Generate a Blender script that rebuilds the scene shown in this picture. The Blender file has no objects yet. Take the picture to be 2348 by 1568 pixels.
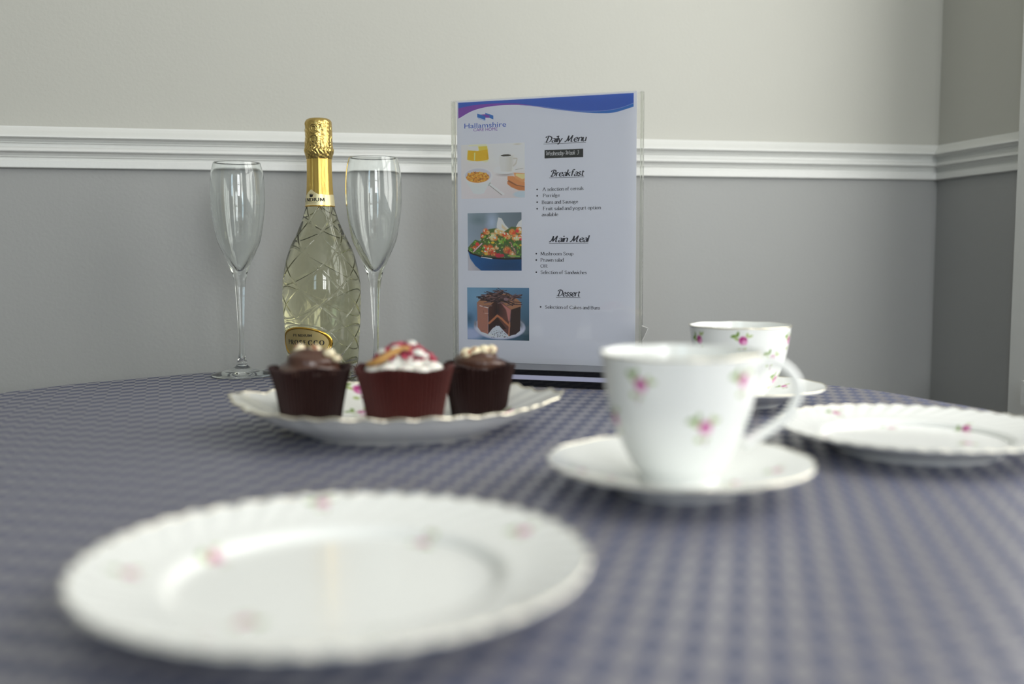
import bpy, math, random
import numpy as np
from mathutils import Vector, Matrix

random.seed(7); rng = np.random.default_rng(7)
SC = bpy.context.scene
COL = SC.collection
PI = math.pi
TZ = 0.74                                   # height of the cloth surface above the floor

# ------------------------------------------------------------------ camera, light, exposure
CAM_H, PITCH, ROLL = 0.142, math.radians(5.03), math.radians(-0.18)
fwd = Vector((0, math.cos(PITCH), -math.sin(PITCH)))
rt0 = Vector((1, 0, 0)); up0 = Vector((0, math.sin(PITCH), math.cos(PITCH)))
rt = math.cos(ROLL) * rt0 + math.sin(ROLL) * up0
up = -math.sin(ROLL) * rt0 + math.cos(ROLL) * up0
cd = bpy.data.cameras.new('camera'); cam = bpy.data.objects.new('camera', cd); COL.objects.link(cam)
m = Matrix.Identity(4)
for i in range(3):
    m[i][0], m[i][1], m[i][2] = rt[i], up[i], -fwd[i]
m.translation = (0, 0, TZ + CAM_H)
cam.matrix_world = m
cd.sensor_width = 36; cd.sensor_fit = 'HORIZONTAL'; cd.lens = 35; cd.clip_start = .02
cd.dof.use_dof = True; cd.dof.focus_distance = 1.15; cd.dof.aperture_fstop = 2.7
SC.camera = cam

w = bpy.data.worlds.new('world'); SC.world = w; w.use_nodes = True
w.node_tree.nodes['Background'].inputs[0].default_value = (.80, .90, 1.0, 1)
w.node_tree.nodes['Background'].inputs[1].default_value = .5
SC.view_settings.view_transform = 'Standard'; SC.view_settings.look = 'None'
SC.view_settings.gamma = 1; SC.view_settings.exposure = 0.27
SC.cycles.use_denoising = True
SC.cycles.max_bounces = 14; SC.cycles.transmission_bounces = 12; SC.cycles.transparent_max_bounces = 12
SC.cycles.diffuse_bounces = 5; SC.cycles.glossy_bounces = 6; SC.cycles.sample_clamp_indirect = 6

WB = .2034                                   # yaw of the back wall
WD = Vector((math.cos(WB), math.sin(WB), 0)); WN = Vector((-math.sin(WB), math.cos(WB), 0))
BV, RU, LU, FV = 1.36, .938, -2.4, -2.3      # back, right, left, front walls in wall coordinates
def wp(u, v, z): return WD * u + WN * v + Vector((0, 0, z))
def area(name, u, v, z, dirv, sx, sz, power, color):
    l = bpy.data.lights.new(name, 'AREA'); l.shape = 'RECTANGLE'; l.size = sx; l.size_y = sz
    l.energy = power; l.color = color
    o = bpy.data.objects.new(name, l); COL.objects.link(o)
    o.matrix_world = Matrix.Translation(wp(u, v, z)) @ (dirv.to_track_quat('-Z', 'Z').to_matrix().to_4x4())
    return o
W1V = (-.05, 1.10); W1Z = (.72, 2.15)        # window in the right wall
W2U = (.15, .85); W2Z = (.95, 2.15); W4U = (-1.55, -1.0)
W3V = (-2.15, -.95)                          # added unseen window farther back in the right wall, to light the menu        # window in the wall behind the camera
area('window_or_fill_light', RU + .14, sum(W1V) / 2, sum(W1Z) / 2, -WD, W1V[1] - W1V[0], W1Z[1] - W1Z[0], 21, (1.0, .975, .92))
area('window_or_fill_light', RU + .14, sum(W3V) / 2, sum(W1Z) / 2, -WD, W3V[1] - W3V[0], W1Z[1] - W1Z[0], 26, (1.0, .975, .92))  # fill lamp behind the added window, brightens the menu sheet
area('window_or_fill_light', sum(W2U) / 2, FV - .14, sum(W2Z) / 2, WN, W2U[1] - W2U[0], W2Z[1] - W2Z[0], 34, (.97, .98, 1.0))
area('window_or_fill_light', sum(W4U) / 2, FV - .14, sum(W2Z) / 2, WN, W4U[1] - W4U[0], W2Z[1] - W2Z[0], 9, (.62, .84, 1.0))

# ------------------------------------------------------------------ helpers
def tag(o, label=None, cat=None, group=None, kind=None):
    if label: o['label'] = label
    if cat: o['category'] = cat
    if group: o['group'] = group
    if kind: o['kind'] = kind
    return o
def link(o, parent=None):
    COL.objects.link(o)
    if parent: o.parent = parent
    return o
def empty(name, loc, rz=0):
    o = bpy.data.objects.new(name, None); o.location = loc; o.rotation_euler = (0, 0, rz)
    o.empty_display_size = .02
    return link(o)
def mesh(name, V, F, mat=None, parent=None, smooth=True, col=None, uv=None):
    me = bpy.data.meshes.new(name)
    me.from_pydata([tuple(map(float, v)) for v in V], [], [tuple(int(i) for i in f) for f in F])
    if mat: me.materials.append(mat)
    if smooth: me.polygons.foreach_set('use_smooth', [True] * len(me.polygons))
    if col is not None:
        a = me.color_attributes.new('paint', 'FLOAT_COLOR', 'POINT')
        c = np.ones((len(V), 4), np.float32); c[:, :3] = col
        a.data.foreach_set('color', c.ravel())
    me.update()
    return link(bpy.data.objects.new(name, me), parent)
def gridfaces(nv, nu, wrap=True, off=0, flip=False):
    i = np.arange(nv - 1)[:, None] * nu; j = np.arange(nu if wrap else nu - 1)[None, :]
    k = (j + 1) % nu
    f = np.stack([i + j, i + k, i + nu + k, i + nu + j], -1).reshape(-1, 4) + off
    return f[:, ::-1] if flip else f
def cr(pts, n, closed=False):                # Catmull-Rom through points, n samples
    P = np.asarray(pts, float)
    if closed: Q = np.vstack([P[-1], P, P[0], P[1]])
    else: Q = np.vstack([2 * P[0] - P[1], P, 2 * P[-1] - P[-2]])
    seg = len(Q) - 3; t = np.linspace(0, seg, n, endpoint=not closed); i = np.minimum(t.astype(int), seg - 1); f = (t - i)[:, None]
    a, b, c, d = Q[i], Q[i + 1], Q[i + 2], Q[i + 3]
    return .5 * (2 * b + (c - a) * f + (2 * a - 5 * b + 4 * c - d) * f ** 2 + (3 * b - a - 3 * c + d) * f ** 3)
def lin(pts, n):                             # resample a polyline evenly
    P = np.asarray(pts, float); s = np.r_[0, np.cumsum(np.linalg.norm(np.diff(P, axis=0), axis=1))]
    t = np.linspace(0, s[-1], n); return np.stack([np.interp(t, s, P[:, k]) for k in range(P.shape[1])], -1)
def lathe_grid(prof, nu):                    # prof (n,2) r,z -> (n,nu,3), angle 0 faces -Y (the camera side), grows to +X
    a = np.arange(nu) / nu * 2 * PI; r = prof[:, 0][:, None]
    return np.stack([r * np.sin(a), -r * np.cos(a), np.repeat(prof[:, 1][:, None], nu, 1)], -1), a
def lathe(name, prof, nu, mat, parent=None, col=None):
    G, a = lathe_grid(np.asarray(prof, float), nu)
    return mesh(name, G.reshape(-1, 3), gridfaces(len(prof), nu), mat, parent, col=col)
def box(name, c, s, mat, parent=None, smooth=False, mats=None):
    V, F = boxvf([(c, s)]); return mesh(name, V, F, mat, parent, smooth)
def boxvf(lst):
    V, F = [], []
    for c, s in lst:
        o = len(V)
        for dz in (-1, 1):
            for dx, dy in ((-1, -1), (1, -1), (1, 1), (-1, 1)):
                V.append((c[0] + dx * s[0] / 2, c[1] + dy * s[1] / 2, c[2] + dz * s[2] / 2))
        F += [[o, o + 3, o + 2, o + 1], [o + 4, o + 5, o + 6, o + 7]] + [[o + k, o + (k + 1) % 4, o + 4 + (k + 1) % 4, o + 4 + k] for k in range(4)]
    return V, F
def tube(name, path, rad, mat, parent=None, closed=False, ns=10, ell=1.0, caps=True):
    P = np.asarray(path, float); n = len(P)
    rad = np.ones(n) * rad
    T = np.gradient(P, axis=0) if not closed else np.roll(P, -1, 0) - np.roll(P, 1, 0)
    T /= np.linalg.norm(T, axis=1)[:, None]
    ref = np.array([0, 0, 1.]) if abs(T[:, 2]).max() < .9 else np.array([0, 1., 0])
    A = np.cross(T, ref); A /= np.linalg.norm(A, axis=1)[:, None] + 1e-9; B = np.cross(A, T)
    t = np.arange(ns) / ns * 2 * PI
    V = P[:, None] + rad[:, None, None] * (np.cos(t)[None, :, None] * A[:, None] * ell + np.sin(t)[None, :, None] * B[:, None])
    F = [list(f) for f in gridfaces(n, ns)]
    if closed: F += [[(n - 1) * ns + j, (n - 1) * ns + (j + 1) % ns, (j + 1) % ns, j] for j in range(ns)]
    elif caps: F += [list(range(ns))[::-1], [(n - 1) * ns + j for j in range(ns)]]
    return mesh(name, V.reshape(-1, 3), F, mat, parent)
def ball(c, r, sub=1, jit=0, sc=(1, 1, 1)):
    import bmesh
    bm = bmesh.new(); bmesh.ops.create_icosphere(bm, subdivisions=sub, radius=1)
    V = [Vector((v.co.x * sc[0], v.co.y * sc[1], v.co.z * sc[2])) * (r * (1 + random.uniform(-jit, jit))) + Vector(c) for v in bm.verts]
    F = [[v.index for v in f.verts] for f in bm.faces]; bm.free(); return V, F
def multi(name, lst, mat, parent, smooth=True, col=None):
    V, F = [], []
    for v, f in lst:
        o = len(V); V += list(v); F += [[i + o for i in g] for g in f]
    return mesh(name, V, F, mat, parent, smooth, col=col)

# ---- materials
def mat(name, color=(.8, .8, .8), rough=.5, metal=0, spec=.5, trans=0, ior=1.45, coat=0, sheen=0, vcol=False, sss=0):
    m = bpy.data.materials.new(name); m.use_nodes = True; b = m.node_tree.nodes['Principled BSDF']
    b.inputs['Base Color'].default_value = (*color, 1); b.inputs['Roughness'].default_value = rough
    b.inputs['Metallic'].default_value = metal; b.inputs['Specular IOR Level'].default_value = spec
    b.inputs['Transmission Weight'].default_value = trans; b.inputs['IOR'].default_value = ior
    b.inputs['Coat Weight'].default_value = coat; b.inputs['Coat Roughness'].default_value = .05
    b.inputs['Sheen Weight'].default_value = sheen
    if sss:
        b.inputs['Subsurface Weight'].default_value = sss; b.inputs['Subsurface Scale'].default_value = .006
    if vcol:
        a = m.node_tree.nodes.new('ShaderNodeVertexColor'); a.layer_name = 'paint'
        m.node_tree.links.new(a.outputs[0], b.inputs['Base Color'])
    return m
def nt(m): return m.node_tree, m.node_tree.nodes['Principled BSDF']
def N(t, kind, **kw):
    n = t.nodes.new(kind)
    for k, v in kw.items(): setattr(n, k, v)
    return n
def bump(m, scale, dist, detail=3, strength=.4, coord='Object', stretch=(1, 1, 1)):
    t, b = nt(m); tc = N(t, 'ShaderNodeTexCoord'); mp = N(t, 'ShaderNodeMapping'); mp.inputs['Scale'].default_value = stretch
    no = N(t, 'ShaderNodeTexNoise'); no.inputs['Scale'].default_value = scale; no.inputs['Detail'].default_value = detail
    bu = N(t, 'ShaderNodeBump'); bu.inputs['Distance'].default_value = dist; bu.inputs['Strength'].default_value = strength
    t.links.new(tc.outputs[coord], mp.inputs[0]); t.links.new(mp.outputs[0], no.inputs[0]); t.links.new(no.outputs[0], bu.inputs['Height']); t.links.new(bu.outputs[0], b.inputs['Normal'])
    return no

def paint_mat(name, c, var=.06, rough=.6):
    m = mat(name, c, rough, spec=.3); t, b = nt(m)
    no = bump(m, 260, .0006, 3, .35)
    tc = N(t, 'ShaderNodeTexCoord'); n2 = N(t, 'ShaderNodeTexNoise'); n2.inputs['Scale'].default_value = 3.0; n2.inputs['Detail'].default_value = 4
    mx = N(t, 'ShaderNodeMix', data_type='RGBA')
    mx.inputs[6].default_value = (*[x * (1 - var) for x in c], 1); mx.inputs[7].default_value = (*[min(1, x * (1 + var)) for x in c], 1)
    t.links.new(tc.outputs['Object'], n2.inputs[0]); t.links.new(n2.outputs[0], mx.inputs[0]); t.links.new(mx.outputs[2], b.inputs['Base Color'])
    return m
M_cream = paint_mat('cream_wall_paint', (.49, .49, .445), .02)
M_grey = paint_mat('grey_wall_paint', (.345, .352, .345), .02)
M_white = paint_mat('white_gloss_paint', (.72, .73, .705), .02, .28)
M_ceil = mat('ceiling_white', (.8, .8, .78), .8)
M_floor = mat('brown_carpet', (.16, .13, .11), .95); bump(M_floor, 600, .002, 2, .6)

# ------------------------------------------------------------------ the room
def wallobj(name, boxes, mats, idx, kind='structure'):
    V, F = boxvf(boxes); o = mesh(name, V, F, mats[0], smooth=False)
    for mm in mats[1:]: o.data.materials.append(mm)
    for p in o.data.polygons: p.material_index = idx[p.index // 6]
    o.rotation_euler = (0, 0, WB); o['kind'] = kind; return o
H = 2.45; T = .12; RZ = TZ + .276            # paint changes colour behind the dado rail
def span(u0, u1, v0, v1, z0, z1): return (((u0 + u1) / 2, (v0 + v1) / 2, (z0 + z1) / 2), (u1 - u0, v1 - v0, z1 - z0))
wallobj('wall_back', [span(LU - T, RU + T, BV, BV + T, 0, RZ), span(LU - T, RU + T, BV, BV + T, RZ, H)], [M_grey, M_cream], [0, 1])
wallobj('wall_left', [span(LU - T, LU, FV, BV, 0, RZ), span(LU - T, LU, FV, BV, RZ, H)], [M_grey, M_cream], [0, 1])
wallobj('wall_right', [span(RU, RU + T, FV, W3V[0], 0, RZ), span(RU, RU + T, FV, W3V[0], RZ, H), span(RU, RU + T, W1V[1], BV, 0, RZ), span(RU, RU + T, W1V[1], BV, RZ, H),
        span(RU, RU + T, W1V[0], W1V[1], 0, W1Z[0]), span(RU, RU + T, W1V[0], W1V[1], W1Z[1], H), span(RU, RU + T, W3V[1], W1V[0], 0, RZ), span(RU, RU + T, W3V[1], W1V[0], RZ, H),
        span(RU, RU + T, W3V[0], W3V[1], 0, W1Z[0]), span(RU, RU + T, W3V[0], W3V[1], W1Z[1], H)], [M_grey, M_cream], [0, 1, 0, 1, 0, 1, 0, 1, 0, 1])
wallobj('wall_front', [span(LU - T, W4U[0], FV - T, FV, 0, RZ), span(LU - T, W4U[0], FV - T, FV, RZ, H), span(W2U[1], RU + T, FV - T, FV, 0, RZ), span(W2U[1], RU + T, FV - T, FV, RZ, H),
        span(W2U[0], W2U[1], FV - T, FV, 0, W2Z[0]), span(W2U[0], W2U[1], FV - T, FV, W2Z[1], H), span(W4U[1], W2U[0], FV - T, FV, 0, RZ), span(W4U[1], W2U[0], FV - T, FV, RZ, H),
        span(W4U[0], W4U[1], FV - T, FV, 0, W2Z[0]), span(W4U[0], W4U[1], FV - T, FV, W2Z[1], H)], [M_grey, M_cream], [0, 1, 0, 1, 0, 1, 0, 1, 0, 1])
wallobj('floor', [span(LU - T, RU + T, FV - T, BV + T, -.05, 0)], [M_floor], [0])
wallobj('ceiling', [span(LU - T, RU + T, FV - T, BV + T, H, H + .05)], [M_ceil], [0])

# dado rail: (distance below its top, how far it stands out), millimetres
rail = np.array([(0, 0), (0, 1.2), (2, 2.6), (6, 7), (10, 12.5), (13, 16), (14.6, 16.8), (15.4, 15.6), (16.8, 9.5), (19.6, 5.4), (19.9, 7.0), (20.6, 7.6), (21.3, 7.0), (21.6, 4.6),
                 (25.6, 4.2), (25.9, 8.0), (28, 10.8), (31, 12.8), (32.0, 12.2), (33.6, 7.0), (36.6, 3.4), (37.0, 5.0), (37.7, 5.6), (38.4, 5.0), (38.8, 2.8), (41.9, 2.6), (42.2, 7.0), (43, 7.8), (51, 7.8), (51.8, 7.0), (52, 0)]) * .001
def rail_obj(name, path_fn, s0, s1, top):
    V = []; n = len(rail)
    for s in (s0, s1):
        for d, p in rail: V.append(path_fn(s, p, top - d))
    F = [[i, i + 1, n + i + 1, n + i] for i in range(n - 1)] + [list(range(n)), list(range(2 * n - 1, n - 1, -1))]
    o = mesh(name, V, F, M_white, smooth=False); o['kind'] = 'structure'; return o
RT = TZ + .3035
def mitre_back(s, p, z): return wp(s if s < 0 else RU - p, BV - p, z)
rail_obj('trim_1', mitre_back, LU + .02, 1, RT)
def mitre_right(s, p, z): return wp(RU - p, BV - p if s > 0 else W1V[1] + .0665, z)
o = rail_obj('trim_2', mitre_right, 1, -1, RT)
# small paint fillet in the corner and skirting boards
o = box('baseboard_back', ((LU + RU) / 2, BV - .009, .06), (RU - LU - .002, .018, .12), M_white); o.rotation_euler = (0, 0, WB); o['kind'] = 'structure'
o = box('baseboard_right', (RU - .009, (W1V[1] + BV) / 2 + .03, .06), (.018, BV - W1V[1] - .09, .12), M_white); o.rotation_euler = (0, 0, WB); o['kind'] = 'structure'
# windows: architrave, frame bars and sill
def window(name, on_right, a0, a1, z0, z1, bars, rails):
    q = []; T2 = .066
    def b(p0, p1, c0, c1, zz0, zz1):         # p: depth into the room from wall plane, c: along wall
        if on_right: q.append(span(RU - p1, RU - p0, c0, c1, zz0, zz1))
        else: q.append(span(c0, c1, FV + p0, FV + p1, zz0, zz1))
    b(.0005, .016, a0 - T2, a0, .0 if on_right else z0 - T2, z1 + T2); b(.0005, .016, a1, a1 + T2, .0 if on_right else z0 - T2, z1 + T2)
    b(.0005, .016, a0, a1, z1, z1 + T2)
    V, F = boxvf(q); o = mesh(name, V, F, M_white, smooth=False); o.rotation_euler = (0, 0, WB); o['kind'] = 'structure'
    q.clear(); b(.0005, .05, a0, a1, z0 - .03, z0)
    V, F = boxvf(q); s = mesh('window_sill', V, F, M_white, o, smooth=False)
    q.clear()
    for k in range(bars + 1):
        c = a0 + (a1 - a0) * k / bars; c = min(max(c, a0 + .022), a1 - .022); b(-.09, -.05, c - .02, c + .02, z0, z1)
    for k in range(rails + 1):
        c = z0 + (z1 - z0) * k / rails; c = min(max(c, z0 + .022), z1 - .022); b(-.088, -.052, a0, a1, c - .02, c + .02)
    V, F = boxvf(q); mesh('window_frame', V, F, M_white, o, smooth=False)
window('window_1', True, *W1V, *W1Z, 2, 2)
window('added_window', True, *W3V, *W1Z, 2, 2)  # frame of the added window, which only serves the fill lamp
window('window_2', False, *W2U, *W2Z, 2, 2)
window('window_4', False, *W4U, *W2Z, 1, 2)

# ------------------------------------------------------------------ table and cloth
TC = Vector((-.081, .762, 0)); TR = .537
M_wood = mat('dark_table_wood', (.12, .06, .03), .4)
tb = tag(empty('round_table', (TC.x, TC.y, 0)), 'round dining table hidden beneath the blue grey cloth', 'table')
lathe('tabletop', np.array([(.0005, TZ - .03), (TR - .012, TZ - .03), (TR - .006, TZ - .024), (TR - .006, TZ - .008), (TR - .012, TZ - .003), (.0005, TZ - .003)]), 96, M_wood, tb)
lathe('pedestal', np.array([(.0005, .03), (.20, .03), (.20, .05), (.05, .09), (.035, .2), (.035, .6), (.09, TZ - .031), (.0005, TZ - .031)]), 48, M_wood, tb)
for k in range(4):
    a = k * PI / 2 + .4
    tube('foot', [(.15 * math.cos(a), .15 * math.sin(a), .03), (.3 * math.cos(a), .3 * math.sin(a), .022)], .02, M_wood, tb)

m_ = mat('woven_tablecloth', (.2, .2, .25), .6, spec=.5); t, b = nt(m_)
tc = N(t, 'ShaderNodeTexCoord'); mp = N(t, 'ShaderNodeMapping'); mp.inputs['Rotation'].default_value = (0, 0, math.radians(13.7))
t.links.new(tc.outputs['Object'], mp.inputs[0]); sx = N(t, 'ShaderNodeSeparateXYZ'); t.links.new(mp.outputs[0], sx.inputs[0])
def mnode(op, a, b_=None, c=None):
    n = N(t, 'ShaderNodeMath', operation=op)
    for i, x in enumerate((a, b_, c)):
        if x is None: continue
        if isinstance(x, (int, float)): n.inputs[i].default_value = x
        else: t.links.new(x, n.inputs[i])
    return n.outputs[0]
pu = mnode('PINGPONG', mnode('DIVIDE', sx.outputs[0], .0150), .5); pv = mnode('PINGPONG', mnode('DIVIDE', sx.outputs[1], .0230), .5)
dia = mnode('MULTIPLY_ADD', mnode('SUBTRACT', mnode('ADD', pu, pv), .5), 9.0, .5); dn = N(t, 'ShaderNodeClamp'); t.links.new(dia, dn.inputs[0])
thr = N(t, 'ShaderNodeTexNoise'); mp2 = N(t, 'ShaderNodeMapping'); mp2.inputs['Scale'].default_value = (900, 1500, 1)
t.links.new(mp.outputs[0], mp2.inputs[0]); t.links.new(mp2.outputs[0], thr.inputs[0]); thr.inputs['Scale'].default_value = 1; thr.inputs['Detail'].default_value = 1
cm = N(t, 'ShaderNodeMix', data_type='RGBA'); cm.inputs[6].default_value = (.132, .143, .212, 1); cm.inputs[7].default_value = (.240, .232, .268, 1)
t.links.new(dn.outputs[0], cm.inputs[0])
cm2 = N(t, 'ShaderNodeMix', data_type='RGBA', blend_type='MULTIPLY'); cm2.inputs[0].default_value = .35
t.links.new(cm.outputs[2], cm2.inputs[6]); t.links.new(thr.outputs[0], cm2.inputs[7])
cm3 = N(t, 'ShaderNodeMix', data_type='RGBA'); t.links.new(cm2.outputs[2], cm3.inputs[6]); t.links.new(cm.outputs[2], cm3.inputs[7]); cm3.inputs[0].default_value = .5
t.links.new(cm3.outputs[2], b.inputs['Base Color'])
t.links.new(mnode('MULTIPLY_ADD', dn.outputs[0], -.42, .72), b.inputs['Roughness'])
t.links.new(mnode('MULTIPLY_ADD', dn.outputs[0], .80, .20), b.inputs['Specular IOR Level'])
t.links.new(mnode('MULTIPLY', dn.outputs[0], .55), b.inputs['Coat Weight']); b.inputs['Coat Roughness'].default_value = .38; b.inputs['Coat IOR'].default_value = 1.6
bu = N(t, 'ShaderNodeBump'); bu.inputs['Distance'].default_value = .0004; bu.inputs['Strength'].default_value = .5
t.links.new(thr.outputs[0], bu.inputs['Height']); t.links.new(bu.outputs[0], b.inputs['Normal'])
nu = 720; a = np.arange(nu) / nu * 2 * PI
fold = np.sin(17 * a + .6 * np.sin(3 * a)) * .6 + .4 * np.sin(29 * a + 1)
G = []
for r in np.linspace(.002, .50, 40): G.append(np.stack([r * np.cos(a), r * np.sin(a), 0 * a], -1))
for k, (r, z) in enumerate([(.515, 0), (.525, -.0003), (.533, -.0012), (.5385, -.004), (.5415, -.008), (.543, -.014), (.5445, -.03), (.547, -.06), (.55, -.11), (.553, -.17), (.556, -.24), (.557, -.28)]):
    amp = max(0, k - 1) / 10
    rr = r + fold * .0016 * min(1, amp * 2.2) + fold * .011 * max(0, amp - .3)
    G.append(np.stack([rr * np.cos(a), rr * np.sin(a), z + .0013 * np.sin(23 * a + 2) * (k > 1) * min(1, amp * 3) + 0 * a], -1))
G = np.array(G)
cl = mesh('tablecloth', G.reshape(-1, 3), gridfaces(len(G), nu), m_); cl.location = (TC.x, TC.y, TZ)
tag(cl, 'blue grey tablecloth woven with small pale diamonds, draped over the round table', 'tablecloth')

# ------------------------------------------------------------------ china
M_china = mat('white_bone_china', (.86, .88, .86), .16, spec=.45, coat=.1, vcol=True)
M_chinaplain = mat('white_bone_china_plain', (.86, .88, .86), .12, spec=.5, coat=.3)
M_gilt = mat('gilt_edge', (.90, .84, .68), .25, metal=.85)
WHITE = np.array((.86, .88, .86))
def blend(col, m, c): m = np.clip(m, 0, 1)[..., None]; return col * (1 - m) + np.array(c) * m
def blob(a, b, ca, cb, ra, rb, ang=0, soft=.35):
    x, y = a - ca, b - cb; c, s = math.cos(ang), math.sin(ang)
    x, y = x * c + y * s, -x * s + y * c
    return (1 - np.sqrt((x / ra) ** 2 + (y / rb) ** 2)) / soft
def sprig(col, a, b, k=1.0, strong=1.0):     # a, b in millimetres on the glaze
    a = a / k; b = b / k
    G1, G2 = (.20, .33, .06), (.42, .52, .20)
    for ca, cb, ra, rb, an, g in ((-6.5, 3.6, 3.2, 1.7, .2, G1), (-3.2, 5.2, 1.5, 3.0, -.2, G1), (-4, 1.2, 3, 1.4, -.5, G2), (7, 3.6, 3, 1.3, .4, G2), (4.5, 4.6, 1.3, 2.2, -.3, G2), (-1.8, -7, 2.2, 1.7, 0, G2), (3, -6.3, 1.5, 1.2, .8, G2), (1.8, -8, .45, 3.4, .3, (.35, .12, .2))):
        col = blend(col, blob(a, b, ca, cb, ra, rb, an) * strong, g)
    for ca, cb, ra, rb, c in ((1.2, 0, 4.2, 4.2, (.55, .10, .33)), (2.6, -1.8, 2.6, 2.2, (.80, .38, .62)), (.2, 1.2, 1.5, 1.3, (.38, .03, .17)), (3.4, 1.2, 1.3, 1.1, (.45, .05, .22)), (1.6, -.2, 1.0, .8, (.72, .25, .48))):
        col = blend(col, blob(a, b, ca, cb, ra, rb, 0, .3) * strong, c)
    return col
def round_plate(name, prof, split, nu, loc, sprigs, flutes=0, amp=0, r0=.07, k=1.0, gilt=.00045, slant=0):
    P = np.asarray(prof, float); top = cr(P[:split], 110); bot = cr(P[split - 1:], 50)[1:]
    pr = np.vstack([top, bot]); pr[:, 0] = np.maximum(pr[:, 0], 1e-4); G, a = lathe_grid(pr, nu)
    if flutes:
        R = P[:, 0].max(); f = np.clip((pr[:, 0] - r0) / (R - r0), 0, 1)[:, None]
        wv = np.cos(flutes * (a[None] + slant * f))
        G[..., 2] += amp * .8 * wv * f ** 1.5; sc = 1 + amp / R * wv * f ** 3; G[..., :2] *= sc[..., None]
    col = np.ones(G.shape) * WHITE; nt_ = len(top)
    for (x, y, ro) in sprigs:
        dx, dy = (G[:nt_, :, 0] - x) * 1000, (G[:nt_, :, 1] - y) * 1000; c, s = math.cos(ro), math.sin(ro)
        col[:nt_] = sprig(col[:nt_], dx * c + dy * s, -dx * s + dy * c, k, 1.0)
    e = empty(name, loc)
    dish = mesh('dish', G.reshape(-1, 3)[:, :], gridfaces(len(pr), nu, flip=True), M_china, e, col=col.reshape(-1, 3))
    rim = G[nt_ - 1].copy(); tube('gilt_rim', rim[::2], gilt, M_gilt, e, closed=True, ns=6)
    return e
PLATE = [(.0001, .0082), (.03, .0082), (.0625, .0086), (.0660, .0102), (.0695, .0128), (.080, .0148), (.092, .0177), (.1005, .0198), (.1025, .0203),
         (.1030, .0196), (.1015, .0183), (.09, .0148), (.074, .0098), (.064, .005), (.060, .0008), (.058, 0), (.055, .0006), (.052, .0045), (.02, .0055), (.0001, .0055)]
FP = (-.0717, .3987)
e = round_plate('side_plate', PLATE, 9, 560, (*FP, TZ), [(x - FP[0], y - FP[1], r) for x, y, r in ((-.0960, .5192 - .030, .3), (-.1305, .4266, 1.2), (-.0412, .4527, 2.5), (.004, .4430, 0), (-.1544, .3888, .6), (-.0973, .3546, 3.5), (-.0451, .3379, 1.9))],
                flutes=44, amp=.00065, r0=.07, k=.85, slant=.25)
tag(e, 'large white rose-sprigged plate in the foreground, nearest the camera', 'plate', 'fluted rose plates')
RP = (.2954, .7102)
e = round_plate('side_plate', PLATE, 9, 560, (*RP, TZ), [(x - RP[0], y - RP[1], r) for x, y, r in ((.2599, .7900, .3), (.2955, .7624, 0), (.3493, .7472, 0), (.328, .6958, 1.0), (.225, .70, 2), (.27, .64, 1))],
                flutes=44, amp=.00065, r0=.07, k=.9, slant=.25)
e.scale = (.95, .95, .92); e.location.x -= .004
tag(e, 'white rose-sprigged plate with fluted rim at the right edge of the table', 'plate', 'fluted rose plates')

SAUCER = [(.0001, .0050), (.020, .0050), (.0245, .0052), (.027, .0062), (.040, .0082), (.058, .0125), (.072, .0168), (.0782, .0186), (.0792, .0188),
          (.0794, .0180), (.0775, .0168), (.06, .0108), (.044, .0052), (.038, .0008), (.0365, 0), (.035, .0008), (.033, .002), (.0001, .002)]
def saucer(loc, sprigs, label):
    e = round_plate('saucer', SAUCER, 9, 420, (*loc, TZ), sprigs, flutes=12, amp=.0003, r0=.04, k=.8, gilt=.0006)
    return tag(e, label, 'saucer', 'rose china saucers')
SF = (.1005, .5926); SR = (.2150, .936)
saucer(SF, [(.0409 - SF[0], .5922 - SF[1] - .004, .4), (.0676 - SF[0] - .008, .0029 - .01, 2), (.1293 - SF[0] + .002, .0032 - .018, 1), (.1609 - SF[0] - .003, -.0045, .2), (0, .055, .2)], 'white saucer under the foreground teacup')
saucer(SR, [(.045, -.045, .5), (-.045, -.045, .5), (.05, .03, 0), (-.04, .04, 1)], 'white gilt-edged saucer under the teacup standing farther back')

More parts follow.
